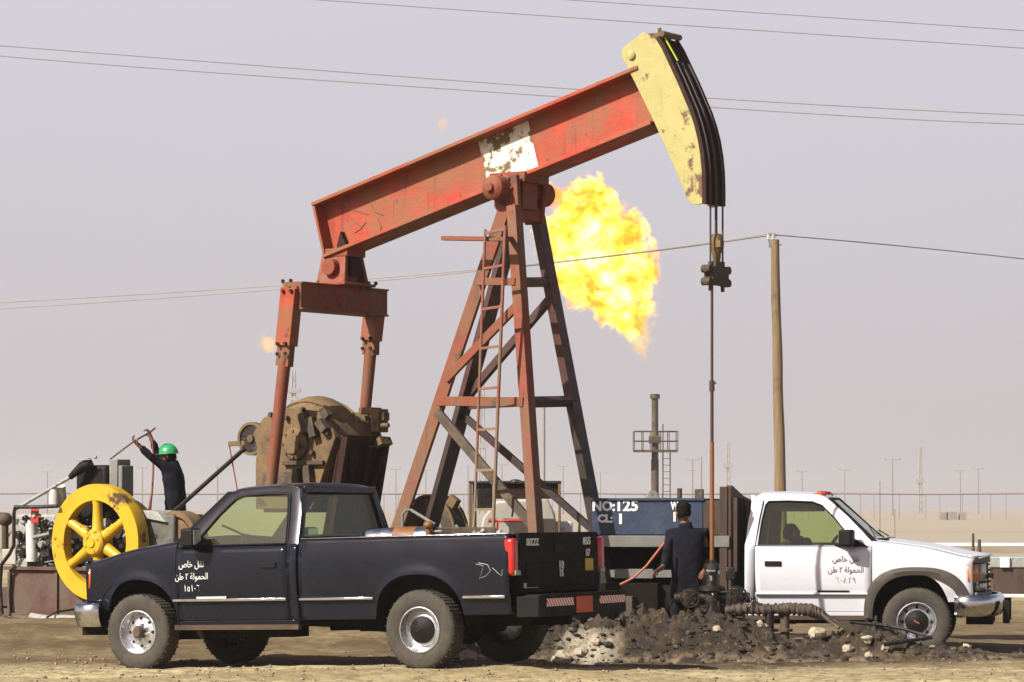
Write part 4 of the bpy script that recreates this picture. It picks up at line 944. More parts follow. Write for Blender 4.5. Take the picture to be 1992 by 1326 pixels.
m.box(dl(-3.45, 0, 1.2), (.9, .5, .12)); m.build("pump_parts", M_pale, None, bevel=.003, label="jumble of pale machine parts and fittings piled in the bed of the dark truck", cat="machine parts")
m = MB(); c0 = dl(-3.08, .25, 1.41); m.sphere(c0, (.055, .055, .045), 14, 10); m.cyl(c0, c0 + Vector((0, 0, -.2)), .03); m.build("brown_float", M_rodrust, None, label="rusty brown ball standing among the machine parts in the dark truck's bed", cat="float ball")
m = MB(); m.tube([W(846, 1020, 31.2), W(800, 992, 31.4), W(790, 992, 31.4), W(783, 1000, 31.4), W(783, 1020, 31.4), W(786, 1040, 31.4)], .016, 8); m.build("lever_rod", M_grey, None, label="bent grey rod sticking out of the bed of the dark truck", cat="rod")
m = MB(); m.box(W(905, 1035, 30.9), (.62, .3, .10)); m.build("tool_tray", M_dustdark, None, bevel=.01, label="long dark tool tray at the rear of the dark truck's bed", cat="tray")

# white flatbed truck
al = radians(10); f3 = Vector((cos(al), -sin(al), 0)); WM = frame(Vector((4.7575, 35.9454, -.03)), f3)
wt, hw2, panel2, arch2, nose2 = pickup(WM, M_whitecar, "white flatbed truck with a dark headboard behind its cab, parked beyond the mud heap", 'white', -1)
for sg in (1, -1):
    m = MB(); rows = []
    for i in range(29):
        u = cos(pi * i / 28); xx = .5 * u; zz = arch2(xx, 0, .43) if 0 < i < 28 else .43
        xo = .62 * u if i < 14 else .60 * u; zo = .43 + (1.015 - .43) * max(0, 1 - abs(u) ** 2.7) ** (1 / 2.7)
        if u > 0 and zo < .64: zo = max(zo, .62); zz = max(zz, .60) if i == 0 else zz
        y = hw2(xx, zz) + .012; y2 = hw2(xx * 1.2, zo) + .006
        rows.append([Vector((xx, sg * (y - .05), zz - .006)), Vector((xx, sg * (y + .015), zz - .006)), Vector(((xx + xo) / 2, sg * (max(y, y2) + .028), (zz + zo) / 2)), Vector((xo, sg * (y2 + .012), zo)), Vector((xo, sg * (y2 - .02), zo))])
    m.grid(rows); m.build("wheel_arch_flare", M_flare, wt, smooth=50)
M_lampdull = mat('orange red marker lens', (.42, .05, .012), .35)
for y in (-.58, -.22, 0, .22, .58):
    m = MB(); m.sphere((-1.12, y, 1.862 if abs(y) < .5 else 1.842), (.075, .04, .022), 14, 8); m.build("roof_marker_lamp", M_lampdull, wt)
m = MB(); m.tube([(-.5, .60, 1.32), (-.5, .60, 2.0)], .003, 5); m.build("aerial", M_black, wt)
m = MB(); m.tube([(-.25, -.87, 1.33), (-.25, -.87, 1.68)], .0025, 5); m.build("aerial", M_black, wt)
m = MB(); m.prism([(-2.10, -1.03, .72), (-2.10, -1.03, 1.925), (-2.10, -.9, 1.945), (-2.10, .4, 1.83), (-2.10, 1.03, 1.80), (-2.10, 1.03, .72)], (-.07, 0, 0))
for y in (-.97, -.45, .1, .9): m.bar((-2.06, y, .95), (-2.06, y, 1.80), .07, .05)
m.box((-2.19, -1.0, 1.32), (.09, .09, 1.22)); m.build("headboard", M_brownboard, wt, bevel=.006)
m = MB(); m.box((-3.72, 0, 1.325), (3.2, 2.1, .085)); m.box((-3.72, -1.03, 1.30), (3.2, .05, .13)); m.build("flatbed_deck", M_grey, wt, bevel=.006)
m = MB(); m.box((-3.72, -.62, 1.10), (3.1, .06, .40)); m.box((-3.72, .62, 1.10), (3.1, .06, .40))
for k in range(6): m.box((-2.3 - .55 * k, 0, 1.24), (.08, 1.9, .08))
m.build("deck_frame", M_under, wt)
m = MB(); m.box((-3.3, -.45, .62), (2.2, .5, .62)); m.box((-4.6, -.5, .75), (.5, .7, .5)); m.cyl((-2.6, -.72, .6), (-3.7, -.72, .6), .2, 18); m.build("fuel_tank", M_under, wt, bevel=.02)
m = MB(); m.box((-3.55, -.80, .925), (2.6, .05, .09)); m.box((-3.95, -.84, .925), (.5, .04, .11)); m.box((-3.25, -.84, .925), (.45, .04, .11)); m.build("side_rail", M_grey, wt, bevel=.004)
m = MB(); m.box((-3.4, -.75, .62), (.9, .5, .4)); m.box((-2.4, -.7, .7), (.4, .4, .45)); m.box((-4.8, 0, .72), (.1, 1.9, .5)); m.build("tool_locker", M_under, wt, bevel=.01)
for (xa, za, xb, zb) in ((-4.38, 1.0, -3.98, 1.28),): m = MB(); m.tube([(xa - .2, -.98, za + .08), (xb - .3, -.98, zb - .04)], .008, 6); m.build("deck_strap", M_rodrust, wt)
# man lying in the cab
# blue tank on the deck
BM = WM @ Matrix.Translation(Vector((0, 0, 0)))
def wl(px, py, y): return on_plane(WM, px, py, y)
a_ = wl(1150, 1026, -.95); b_ = wl(1368, 1026, -.95); zt = wl(1250, 969, -.95).z; zb = 1.372
bt = empty("steel_tank", WM @ Matrix.Translation(Vector(((a_.x + b_.x) / 2, 0, zb))), "blue steel tank lettered NO:125 standing on the white truck's flatbed", "tank")
Lx = b_.x - a_.x; Hh = zt - zb
m = MB(); m.box((0, 0, Hh / 2), (Lx, 1.9, Hh)); m.build("tank_body", M_blue, bt, bevel=.012)
m = MB(); m.box((0, -.955, Hh - .012), (Lx + .02, .03, .03)); m.build("top_rim", M_blue, bt, bevel=.004)
p = bt.matrix_basis.inverted() @ (WM @ wl(1270, 968, -.95)); m = MB(); m.lathe([(.018, -.015), (.055, -.015), (.055, .015), (.018, .015), (.018, -.015)], (p.x, -.93, Hh + .04), (0, 1, 0), 20); m.box((p.x, -.93, Hh + .005), (.15, .05, .03)); m.build("lifting_eye", M_grey, bt)
p = bt.matrix_basis.inverted() @ (WM @ wl(1375, 1000, -.95)); m = MB(); m.prism([(Lx / 2, -.95, 0), (Lx / 2 + .30, -.95, 0), (Lx / 2 + .30, -.95, Hh - .12), (Lx / 2, -.95, Hh - .02)], (0, 1.8, 0)); m.build("tank_end", M_brownboard, bt, bevel=.01)
m = MB(); m.box((Lx / 2 - .12, -.3, Hh + .05), (.1, .1, .12)); m.build('filler_box', M_dustdark, bt, bevel=.01); m = MB(); m.cyl((Lx / 2 - .34, -.4, Hh), (Lx / 2 - .34, -.4, Hh + .12), .03); m.build("valve_cap", M_dustdark, bt, bevel=.01)
def btx(px, py, s, size, sq):
    p = bt.matrix_basis.inverted() @ (WM @ wl(px, py, -.96)); text_obj(s, size, M_whitelet, bt, basis((p.x, -.9535, p.z), (1, 0, 0), (0, 0, 1)), "tank_lettering", squeeze=sq, bold=.006)
btx(1174, 985, "NO:", .155, .95); btx(1219, 984, "125", .175, 1.05); btx(1177, 1009, "CL:", .125, 1.0); btx(1207, 1010, "1", .16, 1.2)
btx(1312, 984, "W", .13, .6); btx(1312, 1006, "1", .14, 1.)
# crumpled strip and red hose over the deck side
m = MB(); m.tube([W(1206, 1137, 34.0), W(1232, 1124, 34.0), W(1258, 1100, 34.0), W(1292, 1056, 34.1)], .013, 8); m.build("orange_hose", M_hose, None, label="orange hose running up from the mud to the worker's elbow", cat="hose")

# ------------------------------------------------------------------ people
def skin(vs, es, rs, sub=2):
    me = bpy.data.meshes.new("s"); me.from_pydata([tuple(v) for v in vs], es, []); o = bpy.data.objects.new("s", me); COL.objects.link(o)
    md = o.modifiers.new("skin", 'SKIN'); md.use_smooth_shade = True
    sv = me.skin_vertices[0].data
    for i, r in enumerate(rs): sv[i].radius = r if isinstance(r, tuple) else (r, r); sv[i].use_root = (i == 0)
    s2 = o.modifiers.new("sub", 'SUBSURF'); s2.levels = sub; s2.render_levels = sub
    dg = bpy.context.evaluated_depsgraph_get(); out = bpy.data.meshes.new_from_object(o.evaluated_get(dg)); bpy.data.objects.remove(o)
    vv = [v.co.copy() for v in out.vertices]; ff = [tuple(p.vertices) for p in out.polygons]; bpy.data.meshes.remove(out)
    return vv, ff
class Sk:
    def __init__(s): s.v = []; s.e = []; s.r = []
    def chain(s, pts, start=None):
        prev = start; idx = []
        for p, r in pts:
            s.v.append(Vector(p)); s.r.append(r); i = len(s.v) - 1
            if prev is not None: s.e.append((prev, i))
            prev = i; idx.append(i)
        return idx
def head_into(mb, c, fwd, up, s=1.0):
    "head with brow, nose, lips, chin and ears; c is the centre"
    f = Vector(fwd).normalized(); u = Vector(up); u = (u - f * u.dot(f)).normalized(); r = f.cross(u)
    def T(a, b_, d): return c + (r * a + f * b_ + u * d) * s
    vs = []; fs = []; n, mm = 24, 18
    for i in range(mm + 1):
        ph = pi * i / mm
        for k in range(n):
            th = 2 * pi * k / n; x, y, z = sin(ph) * cos(th), sin(ph) * sin(th), cos(ph)
            X = .075 * x; Yy = .095 * y; Z = .118 * z
            if z < 0: X *= 1 - .30 * (-z) ** 1.3; Yy = Yy * (1 - .12 * -z) + (.012 if y > 0 else -.0) * -z
            if y > 0 and abs(x) < .22 and -.35 < z < .10: Yy += .024 * (1 - abs(x) / .22) * (1 - abs(z + .14) / .26 if abs(z + .14) < .26 else 0)
            if y > 0.4 and abs(abs(x) - .36) < .17 and abs(z - .06) < .13: Yy -= .009
            if y > .4 and abs(x) < .34 and abs(z + .52) < .09: Yy += .007
            vs.append(T(X, Yy, Z))
    for i in range(mm):
        for k in range(n): k2 = (k + 1) % n; fs.append((i * n + k, (i + 1) * n + k, (i + 1) * n + k2, i * n + k2))
    mb.add(vs, fs)
    for sg in (-1, 1): mb.sphere(T(sg * .078, -.005, -.01), (.012 * s, .02 * s, .032 * s), 8, 6)
    return T
def hand(sk, wrist_i, w, d, palmn, grip, s=1.0):
    "five fingers; d: direction of the palm, palmn: palm normal (fingers curl towards it)"
    d = Vector(d).normalized(); n = Vector(palmn); n = (n - d * n.dot(d)).normalized(); a = d.cross(n)
    pk = sk.chain([(w + d * .045 * s, (.036 * s, .020 * s)), (w + d * .085 * s, (.038 * s, .018 * s))], wrist_i)[-1]
    for k, ln in enumerate((.068, .078, .072, .056)):
        o = (k - 1.5) * .0215 * s; b0 = w + d * .095 * s + a * o; r = .0095 * s
        c1 = b0 + (d * (1 - grip * .5) + n * grip * .7).normalized() * ln * .45 * s
        c2 = c1 + (d * (1 - grip * 1.5) + n * grip * 1.2).normalized() * ln * .35 * s
        c3 = c2 + (d * (.6 - grip * 2.2) + n * (grip * .6 + .05)).normalized() * ln * .3 * s
        sk.chain([(b0, r * 1.1), (c1, r), (c2, r * .92), (c3, r * .8)], pk)
    th = w + d * .03 * s - a * .036 * s
    sk.chain([(th, .014 * s), (th + (d * .5 - a * .6 + n * .5).normalized() * .035 * s, .012 * s), (th + (d * .8 - a * .3 + n * .9).normalized() * .062 * s, .0095 * s)], wrist_i)
def person(label, base, joints, face, headup, hair, hands, cat="person"):
    """joints in world metres: pelvis, chest, neck, head, shL, elL, wrL, shR..., hipL, knL, anL, ..."""
    root = empty("person", base, label, cat); inv = root.matrix_basis.inverted()
    g_ = {k: inv @ Vector(v) for k, v in joints.items()}; sk = Sk(); cs = Sk()
    P, Cc, Nk, Hd = g_['pelvis'], g_['chest'], g_['neck'], g_['head']
    def build(sk, grow, skinny):
        k = grow
        t_ = sk.chain([(P, (.12, .085) if skinny else (.18, .15)), (P.lerp(Cc, .5), (.11, .08) if skinny else (.172, .138)), (Cc, ((.135, .085) if skinny else (.19, .135)))])
        top_ = sk.chain([(Nk + (Cc - Nk) * .2, (.055, .05) if skinny else (.105, .085))], t_[2])[0]
        if skinny: sk.chain([(Nk, .052), (Nk.lerp(Hd, .6), .055)], top_)
        else: sk.chain([(Nk + (Cc - Nk) * -.02, .068)], top_)
        for s_ in 'LR':
            sh, el, wr = g_['sh' + s_], g_['el' + s_], g_['wr' + s_]
            c_ = sk.chain([(sh, .050 if skinny else .086), (sh.lerp(el, .5), .044 if skinny else .066), (el, .041 * k), (el.lerp(wr, .4), .038 * k)] + ([(wr, .026)] if skinny else [(el.lerp(wr, .86), .040)]), t_[2])
            if skinny and s_ in hands: hand(sk, c_[-1], wr, *hands[s_])
            hp, kn, an = g_['hip' + s_], g_['kn' + s_], g_['an' + s_]
            c2 = sk.chain([(hp, .088 * k), (hp.lerp(kn, .5), .078 * k), (kn, .058 * k), (kn.lerp(an, .4), .056 * k)] + ([(an, .038), (an + Vector(face) * .12 + Vector((0, 0, -.05)), .036)] if skinny else [(kn.lerp(an, .92), .058)]), t_[0])
    build(sk, .88, True); build(cs, 1.2, False)
    vv, ff = skin(sk.v, sk.e, sk.r, 2); m = MB(); m.add(vv, ff); T = head_into(m, Hd, face, headup)
    for sg in (-1, 1): m.sphere(T(sg * .029, .082, .008), .011, 8, 6)
    m.build("body", M_skin, root, smooth=180)
    vv, ff = skin(cs.v, cs.e, cs.r, 2); m = MB(); m.add([v + Vector((noise.noise(v * 8), noise.noise(v * 8 + Vector((5, 0, 0))), noise.noise(v * 6))) * .016 + Vector((1, 1, 0)) * .012 * noise.noise(Vector((v.x * 6, v.y * 6, v.z * 22))) for v in vv], ff); 
    m.lathe([(.085, -.05), (.078, .0), (.072, .03), (.060, .035)], Nk + (Cc - Nk) * .08, (Nk - Cc), 18)
    m.build("coverall", M_cover, root, smooth=180)
    m = MB()
    def hf(p):
        return p * (1 + .05 * noise.noise(p * 5))
    f = Vector(face).normalized(); u = Vector(headup).normalized(); r = f.cross(u)
    if hair == 'helmet':
        vs = []
        for i in range(9):
            ph = pi / 2 * i / 8
            for k in range(24): th = 2 * pi * k / 24; vs.append(Hd + r * (.105 * sin(ph) * cos(th)) + f * (.125 * sin(ph) * sin(th) - .005) + u * (.03 + .115 * cos(ph)))
        fs = [(i * 24 + k, (i + 1) * 24 + k, (i + 1) * 24 + (k + 1) % 24, i * 24 + (k + 1) % 24) for i in range(8) for k in range(24)]
        m.add(vs, fs)
        rim = [Hd + r * (.118 * cos(th)) + f * (.135 * sin(th) - .005 + (.035 if sin(th) > 0 else 0) * sin(th) ** 2) + u * .026 for th in [2 * pi * k / 24 for k in range(24)]]
        m.grid([[vs[8 * 24 + k] for k in list(range(24)) + [0]], [rim[k] for k in list(range(24)) + [0]]])
        m.tube([Hd + f * (.12 * cos(a_)) + u * (.035 + .118 * sin(a_)) for a_ in [pi * k / 12 for k in range(1, 12)]], .008, 6)
        m.build("hard_hat", M_helmet, root, smooth=40, solid=.004)
        m = MB(); m.sphere(Hd - f * .02 - u * .02, (.083, .09, .085), 16, 10); m.build("hair", M_hair, root)
    else:
        vs = []; n, mm = 20, 12
        for i in range(mm + 1):
            ph = pi * .72 * i / mm
            for k in range(n):
                th = 2 * pi * k / n; q = Vector((sin(ph) * cos(th), sin(ph) * sin(th), cos(ph))); front = max(0, q.y)
                s_ = 1 + .14 * noise.noise(q * 5 + Vector((2, 1, 0))) + .10 * noise.noise(q * 13)
                if front > .2 and q.z < .35: s_ *= .82
                vs.append(Hd + r * (.087 * q.x * s_) + f * (.107 * q.y * s_ - .008) + u * (.012 + .122 * q.z * s_))
        m.add(vs, [(i * n + k, (i + 1) * n + k, (i + 1) * n + (k + 1) % n, i * n + (k + 1) % n) for i in range(mm) for k in range(n)]); m.build("hair", M_hair, root, smooth=180)
    # boots
    for s_ in 'LR':
        an = g_['an' + s_]; ff_ = Vector(face); ff_.z = 0; ff_.normalize()
        m = MB(); m.tube([an + Vector((0, 0, .10)), an + Vector((0, 0, .0)), an + Vector((0, 0, -.05))], [.055, .055, .06], 12); m.sphere(an + ff_ * .07 + Vector((0, 0, -.045)), (.13 if abs(ff_.x) > .5 else .06, .06 if abs(ff_.x) > .5 else .13, .05), 14, 8); m.build("boot", M_black, root)
    return root, g_
# man at the engine, arms raised
D1 = 39.2
Jn = dict(pelvis=W(342, 985, D1), chest=W(343, 928, D1), neck=W(336, 900, D1), head=W(328, 886, D1),
          shL=W(326, 910, D1 - .14), elL=W(294, 889, D1 - .24), wrL=W(270, 866, D1 - .26),
          shR=W(334, 908, D1 + .20), elR=W(307, 884, D1 + .30), wrR=W(294, 852, D1 + .26),
          hipL=W(336, 1000, D1 - .09), knL=W(330, 1058, D1 - .12), anL=W(335, 1118, D1 - .1),
          hipR=W(348, 1000, D1 + .10), knR=W(352, 1058, D1 + .12), anR=W(356, 1118, D1 + .12))
fz = Jn['anL'].z - .09
face1 = Vector((-.95, .12, -.05))
pr, g1 = person("worker in dark coverall and green hard hat with both arms raised beside the yellow flywheel", Vector((W(345, 1118, D1).x, D1, fz)), Jn, face1, (-.1, 0, 1), 'helmet',
       {'L': (Vector((-.75, 0, .66)), Vector((.6, .2, .5)), .55), 'R': (Vector((-.35, -.05, .94)), Vector((-.6, -.2, .3)), .55)})
m = MB(); a_, b_ = W(214, 893, D1 - .22), W(262, 857, D1 - .24); c_ = W(293, 840, D1 + .2); m.tube([a_, b_, c_, W(302, 832, D1 + .25)], .011, 8); m.build("steel_bar", M_rope, None, label="thin steel bar held overhead by the worker in the green hard hat", cat="bar")
m = MB(); m.tube([W(296, 850, D1 + .2), W(298, 880, D1 + .2), W(298, 920, D1 + .1), W(296, 955, D1 + .05), W(293, 975, D1), W(291, 992, D1)], [.012, .012, .013, .013, .018, .022], 8); m.build("red_rope", M_redrope, None, label="dark red rope hanging from the raised hands of the worker in the green hard hat", cat="rope")
# platform he stands on
m = MB(); p = W(346, 1118, D1); m.box((p.x, D1 + .1, fz - .03), (.9, .9, .06)); 
for dx in (-.4, .4):
    for dy in (-.3, .5): m.box((p.x + dx, D1 + dy, (fz + .2) / 2 - .03), (.06, .06, fz - .2))
m.build("work_platform", M_dustdark, None, bevel=.006, label="small steel work platform under the worker in the green hard hat", cat="platform")
# man at the well seen from behind
D2 = 34.35
K = dict(pelvis=W(1336, 1122, D2), chest=W(1338, 1052, D2), neck=W(1333, 1020, D2), head=W(1328, 996, D2),
         shL=W(1305, 1040, D2 - .02), elL=W(1296, 1084, D2 - .06), wrL=W(1288, 1106, D2 - .22),
         shR=W(1366, 1040, D2 + .02), elR=W(1380, 1082, D2 + .10), wrR=W(1372, 1108, D2 - .05),
         hipL=W(1320, 1135, D2), knL=W(1316, 1200, D2 - .06), anL=W(1318, 1264, D2 + .02),
         hipR=W(1352, 1135, D2), knR=W(1354, 1200, D2 - .06), anR=W(1352, 1264, D2 + .02))
face2 = Vector((-.45, .85, -.15))
pr2, g2 = person("dark-haired worker in a dark blue coverall standing at the wellhead with his back turned", Vector((W(1335, 1270, D2).x, D2, K['anL'].z - .1)), K, face2, (-.05, -.05, 1), 'hair',
       {'L': (Vector((-.85, -.3, -.35)), Vector((.2, -.1, -.9)), .5), 'R': (Vector((-.5, -.5, -.5)), Vector((-.5, .2, -.6)), .5)})
# man slumped in the cab of the white truck: head, shoulders seen through the window
def wc(px, py, y): return WM @ on_plane(WM, px, py, y)
Q = dict(pelvis=WM @ Vector((-1.38, .30, .90)), chest=wc(1560, 1062, .30), neck=wc(1553, 1052, .28), head=wc(1541, 1041, .28),
         shL=wc(1566, 1060, .48), elL=wc(1575, 1085, .52), wrL=wc(1590, 1098, .40), shR=wc(1566, 1058, .12), elR=wc(1578, 1085, .08), wrR=wc(1592, 1098, .2),
         hipL=WM @ Vector((-1.40, .38, .86)), knL=WM @ Vector((-.95, .40, .86)), anL=WM @ Vector((-.78, .40, .58)), hipR=WM @ Vector((-1.40, .20, .86)), knR=WM @ Vector((-.95, .16, .86)), anR=WM @ Vector((-.78, .16, .58)))
person("dark-haired person slumped low on the seat inside the white truck's cab", WM @ Vector((-1.38, .30, .85)), Q, Vector((.95, -.17, -.25)), (.1, 0, 1), 'hair', {'L': (Vector((.8, 0, -.5)), Vector((0, 0, -1)), .3), 'R': (Vector((.8, 0, -.5)), Vector((0, 0, -1)), .3)})

# ------------------------------------------------------------------ wellhead
wx = W(1385, 600, 34.2).x; wy = 34.2
wh = empty("wellhead", Vector((wx, wy, -.02)), "black oil-soaked wellhead with valves under the polished rod", "wellhead")
m = MB()
m.lathe([(0, 0), (.22, 0), (.22, .12), (.15, .13), (.15, .30), (.23, .31), (.23, .40), (.13, .41), (.13, .52), (.20, .53), (.20, .60), (.10, .61), (.10, .75), (.15, .76), (.15, .81), (.07, .82), (.07, .98), (.09, .99), (.09, 1.05), (.04, 1.07), (.04, 1.10), (0, 1.10)], (0, 0, 0), n=26)
for z in (.355, .565):
    for k in range(10): a_ = k * pi / 5; m.cyl((.195 * cos(a_), .195 * sin(a_), z - .08), (.195 * cos(a_), .195 * sin(a_), z + .08), .016, 6)
m.build("casing_head", M_oil, wh)
m = MB(); m.cyl((-.42, 0, .68), (.42, 0, .68), .06); m.box((-.25, 0, .68), (.14, .16, .18)); m.box((.26, 0, .68), (.16, .18, .22)); m.cyl((.26, -.05, .7), (.26, -.22, .7), .02); m.box((.2, -.05, .95), (.10, .10, .14)); m.box((.27, .05, .45), (.2, .2, .5)); m.cyl((-.1, -.1, .25), (-.3, -.3, .1), .05); m.build("flow_tee", M_oil, wh, bevel=.01)
for (x, y, z, r) in ((-.25, -.14, .68, .10), (.26, -.24, .70, .11), (.0, -.2, .46, .07)):
    m = MB(); m.lathe([(r + .011 * cos(a_), .011 * sin(a_)) for a_ in [k * pi / 3 for k in range(7)]], (x, y, z), (0, 1, 0), 20)
    for k in range(3): a_ = k * pi / 3; m.bar((x - r * cos(a_), y, z - r * sin(a_)), (x + r * cos(a_), y, z + r * sin(a_)), .012, .012)
    m.build("valve_handwheel", M_oil, wh)
m = MB(); m.box((-.02, -.1, .98), (.10, .03, .025)); m.box((-.02, -.11, .9), (.03, .02, .06)); m.cyl((.0, -.12, .72), (.0, -.15, .72), .014, 8); m.build("bright_nut", M_chrome, wh, bevel=.004)
# polished rod
zc_w = (JM @ Vector((0, 0, zc))).z
rd = empty("polished_rod", Vector((wx, wy, 1.0)), "thin polished rod hanging from the horse head down into the wellhead", "rod")
ztop = W(1386, 520, 34.2).z; zm = W(1386, 745, 34.2).z; zl = W(1386, 860, 34.2).z
m = MB(); m.cyl((0, 0, zm - 1.0), (0, 0, ztop - 1.0), .016, 12); m.cyl((0, 0, zl - 1), (0, 0, zm - 1), .019, 12); m.build("upper_rod", M_rod, rd)
m = MB(); m.cyl((0, 0, zm - 1.09), (0, 0, zm - .97), .030, 12); m.box((.03, -.01, zm - 1.0), (.035, .03, .02)); m.build("coupling", M_rod, rd)
m = MB(); m.cyl((0, 0, .0), (0, 0, zl - 1), .024, 12); m.build("lower_rod", M_rodrust, rd)
# wrapped discharge pipe with stands
fl = empty("flow_line", W(1500, 1245, 33.7), "thick pipe wrapped in oily rags running right from the wellhead on short stands", "pipe")
pts = [W(*q) for q in ((1412, 1190, 33.8), (1450, 1184, 33.75), (1490, 1186, 33.7), (1540, 1184, 33.65), (1575, 1186, 33.6), (1598, 1196, 33.6))]
m = MB(); dense = []
for a_, b_ in zip(pts, pts[1:]):
    for k in range(14): dense.append(a_.lerp(b_, k / 14))
dense.append(pts[-1]); inv = fl.matrix_basis.inverted()
m.tube([inv @ p for p in dense], [.052 + .016 * abs(sin(i * .75)) + .016 * noise.noise(p * 12) for i, p in enumerate(dense)], 12); m.build("wrapping", M_dustdark, fl, smooth=60)
m = MB(); hel = []
for i in range(260): q = i / 259 * (len(dense) - 1.001); k = int(q); p = dense[k].lerp(dense[k + 1], q - k); a_ = i * .42; hel.append(inv @ (p + Vector((0, .066 * cos(a_), .066 * sin(a_)))))
m.tube(hel, .010, 5); m.build("rope_winding", M_dustdark, fl)
m = MB(); q = inv @ W(1468, 1180, 33.75); m.box(q, (.14, .14, .13), Matrix.Rotation(.5, 3, 'Y')); m.cyl(q, q + Vector((-.02, -.02, .12)), .03); m.build("valve_body", M_oil, fl, bevel=.015)
for px in (1497, 1527):
    m = MB(); q = inv @ W(px, 1190, 33.7); q2 = inv @ W(px, 1246, 33.7); m.cyl(q, q2, .05, 14); m.lathe([(0, 0), (.11, 0), (.11, .03), (.05, .035)], q2 + Vector((0, 0, -.02)), n=20); m.lathe([(0, 0), (.085, 0), (.085, .03), (.05, .035)], q2 + Vector((0, 0, .10)), n=18); m.build("stand", M_dustdark if px > 1500 else M_oil, fl)
m = MB(); m.tube([W(1590, 1186, 33.6), W(1612, 1206, 33.5), W(1632, 1222, 33.4)], [.03, .022, .02], 8); m.tube([W(1600, 1190, 33.6), W(1622, 1206, 33.6), W(1640, 1218, 33.5)], .016, 8); m.box(W(1642, 1214, 33.5), (.12, .08, .08)); m.build("twisted_cable", M_dustdark, None, label="short twisted cable hanging off the end of the rag-wrapped pipe", cat="cable")
m = MB(); m.tube([W(1645, 1209, 33.5), W(1720, 1216, 33.5), W(1760, 1224, 33.45), W(1812, 1240, 33.4)], .018, 8); m.build("loose_pipe", M_oil, None, label="upper of two thin dark rods lying on the rubble before the white truck's front wheel", cat="rod")
m = MB(); m.tube([W(1812, 1240, 33.35), W(1770, 1246, 33.2), W(1720, 1254, 33.1)], .02, 8); m.build("loose_pipe", M_oil, None, label="lower of two thin dark rods lying on the rubble before the white truck's front wheel", cat="rod")

# ------------------------------------------------------------------ shelter, trailer, tanks behind the post
D3 = 42.
sh = empty("steel_shelter", Vector((W(1000, 987, D3).x, D3, zg(0, D3))), "rusty dark steel frame shelter standing behind the jack's ladder", "shelter"); inv = sh.matrix_basis.inverted()
def sbox(x0, y0, x1, y1, D, dep, mt, nm, bev=.008):
    a_, b_ = inv @ W(x0, y1, D), inv @ W(x1, y0, D); m = MB(); m.box(((a_.x + b_.x) / 2, a_.y + dep / 2, (a_.z + b_.z) / 2), (b_.x - a_.x, dep, b_.z - a_.z)); return m.build(nm, mt, sh, bevel=bev)
sbox(912, 938, 918, 1100, D3, .05, M_dusty, "post"); sbox(1086, 941, 1091, 1100, D3, .05, M_dusty, "post"); sbox(919, 938, 927, 1100, D3 + .06, .06, M_oil, "post")
sbox(960, 941, 1088, 970, D3 + .05, .08, M_maroon, "top_panel"); sbox(928, 939, 958, 992, D3 + .05, .08, M_oil, "side_panel"); sbox(912, 935, 1092, 941, D3, .14, M_oil, "top_rail")
m = MB(); a_, b_ = inv @ W(1002, 966, D3), inv @ W(996, 1005, D3); m.tube([a_, b_], .014, 6); a_ = inv @ W(1003, 933, D3); m.sphere(a_ + Vector((0, .05, -.03)), (.09, .06, .04), 12, 8); m.build("hook", M_oil, sh)
m = MB(); q = [inv @ W(*p, D3 + .5) for p in ((928, 1060), (940, 1006), (965, 975), (1065, 968), (1080, 1000), (1086, 1060))]
m.prism(q, (0, 1.2, 0)); m.build("canvas_sheet", M_canvas, sh, bevel=.03)
m = MB(); m.tube([W(965, 1060, 40.5), W(967, 1014, 40.5), W(995, 1012, 40.5), W(1030, 1013, 40.5), W(1042, 1020, 40.5)], .022, 8); m.tube([W(950, 1012, 40.5), W(966, 1012, 40.5)], .028, 8); m.build("red_pipe", M_redp, None, label="thin bright red pipe rail behind the jack's ladder", cat="pipe")
m = MB(); m.tube([W(1127, 1020, 44), W(1129, 1004, 44), W(1124, 1001, 44), W(1118, 1004, 44)], .018, 8); m.tube([W(1127, 1020, 44), W(1127, 1060, 44)], .02, 8); m.build("hooked_pipe", M_dustdark, None, label="small hooked pipe on the sand between the jack's right legs", cat="pipe")
m = MB(); p = W(1085, 1035, 43); m.box(p + Vector((0, .5, -.1)), (.42, .9, .5)); m.box(p + Vector((-.15, .1, .2)), (.16, .12, .16)); m.build("white_bin", M_lightgrey, None, bevel=.03, label="small pale bin on the sand behind the jack's front right leg", cat="bin")
# grey pickup cut by the right edge
PM = frame(W(1992, 987, 58.).xy.to_3d() + Vector((0, 0, 0)), (1, -.12, 0)); pi_ = PM.inverted()
gt = empty("parked_truck", PM, "grey and dark parked truck cut off by the right edge of the picture", "truck")
def gl_(px, py, y=-.9): return on_plane(PM, px, py, y)
a_ = gl_(1922, 1092); m = MB()
zt = gl_(1970, 1083).z; zmid = gl_(1970, 1104).z; zlo = gl_(1970, 1155).z; zbm = gl_(1970, 1172).z
m.box((a_.x + 1.3, 0, (zt + zmid) / 2), (2.6, 1.8, zt - zmid)); m.build("upper_body", M_pale, gt, bevel=.02)
m = MB(); m.box((a_.x + 1.34, 0, (zmid + zlo) / 2), (2.5, 1.75, zmid - zlo)); m.build("lower_body", M_brownboard, gt, bevel=.02)
m = MB(); m.box((gl_(1955, 1095).x, -.92, (zt + zmid) / 2), (.18, .05, zt - zmid)); m.build("corner_post", M_whitecar, gt, bevel=.01)
m = MB(); m.box((a_.x + 1.3, 0, (zlo + zbm) / 2 + .02), (2.7, 1.9, .12)); m.build("bumper", M_lightgrey, gt, bevel=.02)
